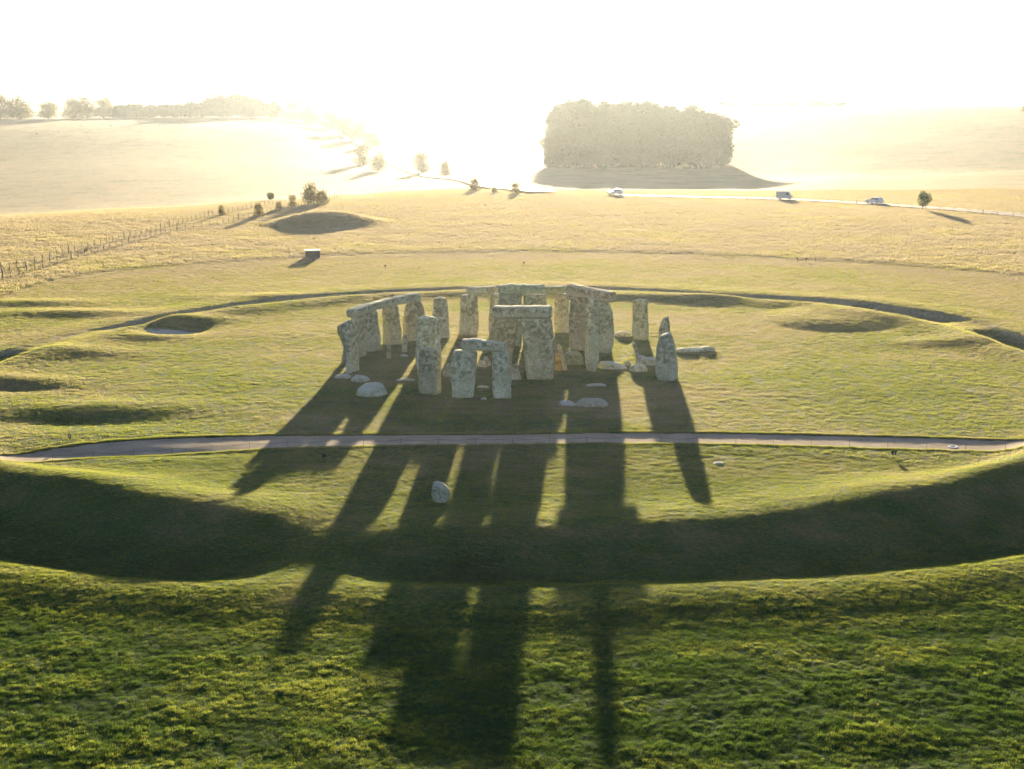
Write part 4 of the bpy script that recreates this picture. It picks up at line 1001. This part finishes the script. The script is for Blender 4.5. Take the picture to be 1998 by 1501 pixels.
# ---------------------------------------------------------------- vehicles
def vehicle(name, x, y, rz, z, prof, cab, L, W, paint, label, cat, wheels, wr, group=None):
    root = empty(name, (x, y, z), rz); tag(root, label, cat, group)
    b = MB(); n = len(prof)
    # body: cross-sections across the width so that the sides curve in
    V = []; F = []
    secs = [(-.5, .93), (-.44, 1.0), (.44, 1.0), (.5, .93)]
    for yy, sc in secs:
        for px, pz in prof:
            k = max(0.0, (pz - 1.0)) * .10 * (1 if abs(yy) > .4 else 0)
            V.append((px * sc if False else px, (yy - math.copysign(k, yy)) * W, .12 + (pz - .12) * (sc if pz > .5 else 1)))
    for s in range(3):
        for q in range(n): F.append((s * n + q, s * n + (q + 1) % n, (s + 1) * n + (q + 1) % n, (s + 1) * n + q))
    F.append(tuple(range(n - 1, -1, -1))); F.append(tuple(3 * n + q for q in range(n)))
    b.add(V, F); b.build('body', paint, root)
    for s in (-1, 1):
        for (x0, x1, xt0, xt1, z0, z1) in cab['side']:
            g = MB(); yb, yt = (.5 * W + .004 - .1 * max(0, z0 - 1) * W) , (.5 * W + .004 - .1 * max(0, z1 - 1) * W)
            g.add([(x0, s * yb, z0), (x1, s * yb, z0), (xt1, s * yt, z1), (xt0, s * yt, z1), (x0, s * (yb - .03), z0), (x1, s * (yb - .03), z0), (xt1, s * (yt - .03), z1), (xt0, s * (yt - .03), z1)],
                  [(0, 1, 2, 3), (7, 6, 5, 4), (0, 4, 5, 1), (1, 5, 6, 2), (2, 6, 7, 3), (3, 7, 4, 0)]); g.build('window', M_GLASS, root)
    (fx0, fz0, fx1, fz1) = cab['front']
    g = MB(); g.add([(fx0, -.40 * W, fz0), (fx0, .40 * W, fz0), (fx1, .36 * W, fz1), (fx1, -.36 * W, fz1)], [(0, 1, 2, 3)]); g.build('windscreen', M_GLASS, root)
    for wx in wheels:
        for s in (-1, 1):
            w = MB().tube([(wx, s * (W / 2 - .20), wr), (wx, s * (W / 2 + .01), wr)], wr, 16).build('wheel', M_TYRE, root)
            MB().tube([(wx, s * (W / 2 + .005), wr), (wx, s * (W / 2 + .02), wr)], wr * .62, 12).build('rim', M_LAMP, w)
    for s in (-1, 1): MB().box(L / 2 - .06, L / 2 + .012, s * W * .34 - .13, s * W * .34 + .13, .62, .78).build('headlight', M_LAMP, root)
    return root
CAR_P = [(-2.05, .25), (-2.08, .75), (-1.95, .95), (-1.55, 1.42), (-.9, 1.50), (.1, 1.48), (.85, 1.02), (1.75, .86), (2.05, .62), (2.05, .25)]
CAR_C = dict(side=[(-1.55, -.45, -1.3, -.45, .98, 1.38), (-.38, .72, -.38, .15, .98, 1.38)], front=(.86, 1.02, .13, 1.475))
VAN_P = [(-2.5, .3), (-2.5, 2.15), (-2.35, 2.28), (1.1, 2.28), (1.35, 2.15), (2.0, 1.25), (2.45, 1.05), (2.5, .3)]
VAN_C = dict(side=[(.75, 1.75, .75, 1.35, 1.25, 1.95)], front=(2.01, 1.26, 1.37, 2.14))
def road_pos(x, lane):
    k = int(np.argmin(np.abs(road_c[:, 0] - x))); p = road_c[k]; t = tn[k]; a = math.atan2(t[1], t[0])
    q = p + nn[k] * lane; return q[0], q[1], a, float(height(q[:1], q[1:])[0] + .225) if False else float(max(height(q[0], q[1]), base_height(q[0], q[1])) + .225)
x, y, a, z = road_pos(70.3, 1.6); van = vehicle('van', x, y, a + math.pi, z, VAN_P, VAN_C, 5.0, 1.95, M_VAN, 'greenish grey van on the road, left of the white car', 'van', (-1.5, 1.55), .36); van.scale = (.80, .88, .88)
x, y, a, z = road_pos(88.4, -1.6); vehicle('car', x, y, a, z, CAR_P, CAR_C, 4.1, 1.8, M_CAR, 'white car on the road close left of the lone oval tree', 'car', (-1.25, 1.3), .32)
x, y, a, z = road_pos(27.0, -1.6); vehicle('car', x, y, a, z, CAR_P, CAR_C, 4.1, 1.8, M_CARG, 'pale car glinting at the far end of the road in front of the grove', 'car', (-1.25, 1.3), .32)
# the road going on down into the valley and up the left ridge
hill = [az_at(px, d) for px, d in ((1060, 350), (1000, 378), (950, 440), (900, 570), (850, 730), (800, 900), (750, 1070), (700, 1250), (660, 1390), (630, 1490), (600, 1600))]
hc = smooth_line(hill, 200); ht = np.gradient(hc, axis=0); ht /= np.hypot(ht[:, 0], ht[:, 1])[:, None]; hn = np.c_[-ht[:, 1], ht[:, 0]]
strip('valley_road', hc - hn * 4.2, hc + hn * 4.2, lambda x, y: height(x, y) + .6, M_ROAD, 4)
for k, (f, lane, lab) in enumerate(((.56, 2.0, 'pale car on the misty road halfway down the slope'), (.80, -2.0, 'tiny pale car high up on the misty sloping road'))):
    q = int(f * 199); p = hc[q] + hn[q] * lane
    vehicle('car', p[0], p[1], math.atan2(ht[q][1], ht[q][0]) + (math.pi if k == 0 else 0), float(height(p[0], p[1])) + .62, CAR_P, CAR_C, 4.1, 1.8, M_CAR, lab, 'car', (-1.25, 1.3), .32)

# ---------------------------------------------------------------- animals grazing far off on the hill
def animal_mesh():
    bm = bmesh.new()
    Vn = [(-.55, 0, .72), (-.2, 0, .75), (.2, 0, .76), (.5, 0, .80), (.72, 0, .74), (.9, 0, .52), (-.5, .14, .5), (-.52, .16, .02), (-.5, -.14, .5), (-.52, -.16, .02), (.45, .14, .5), (.46, .15, .02), (.45, -.14, .5), (.46, -.15, .02)]
    vs_ = [bm.verts.new(v) for v in Vn]
    for a_, b_ in ((0, 1), (1, 2), (2, 3), (3, 4), (4, 5), (0, 6), (6, 7), (0, 8), (8, 9), (3, 10), (10, 11), (3, 12), (12, 13)): bm.edges.new((vs_[a_], vs_[b_]))
    me = bpy.data.meshes.new('grazing_animal'); bm.to_mesh(me); bm.free()
    o = bpy.data.objects.new('tmp', me); SC.collection.objects.link(o)
    sk = o.modifiers.new('s', 'SKIN'); o.modifiers.new('u', 'SUBSURF').levels = 1
    for k, rr in enumerate((.26, .30, .30, .24, .14, .10, .11, .05, .11, .05, .1, .05, .1, .05)): me.skin_vertices[0].data[k].radius = (rr, rr)
    me.skin_vertices[0].data[1].use_root = True
    dg = bpy.context.evaluated_depsgraph_get(); dg.update()
    out = bpy.data.meshes.new_from_object(o.evaluated_get(dg)); bpy.data.objects.remove(o); out.name = 'grazing_animal'
    return out
am = animal_mesh(); am.materials.clear(); am.materials.append(M_FLEECE)
for k, (x, y) in enumerate([az_at(px, d) for px, d in ((74, 1240), (117, 1245), (161, 1340), (172, 1250), (177, 1253), (220, 1340), (255, 1300), (280, 1340), (314, 1340), (354, 1350))]):
    o = obj('grazing_animal', am, None, None, (x, y, gz(x, y))); o.rotation_euler = (0, 0, k * 1.9)
    tag(o, 'tiny dark animal grazing on the hazy hillside below the ridge trees', 'animal', 'animals grazing on the hillside')


# ---------------------------------------------------------------- morning haze lying over the plain
hz = MB().box(-8600, 8600, -8600, 8600, -32, 36).build('haze', None); tag(hz, kind='stuff')
t = NT('morning_haze'); pv = t.n('ShaderNodeVolumePrincipled')
pv.inputs['Color'].default_value = (.72, .82, .94, 1); pv.inputs['Density'].default_value = .000036; pv.inputs['Anisotropy'].default_value = .72
t.t.links.new(pv.outputs[0], t.out.inputs['Volume']); hz.data.materials.append(t.m)
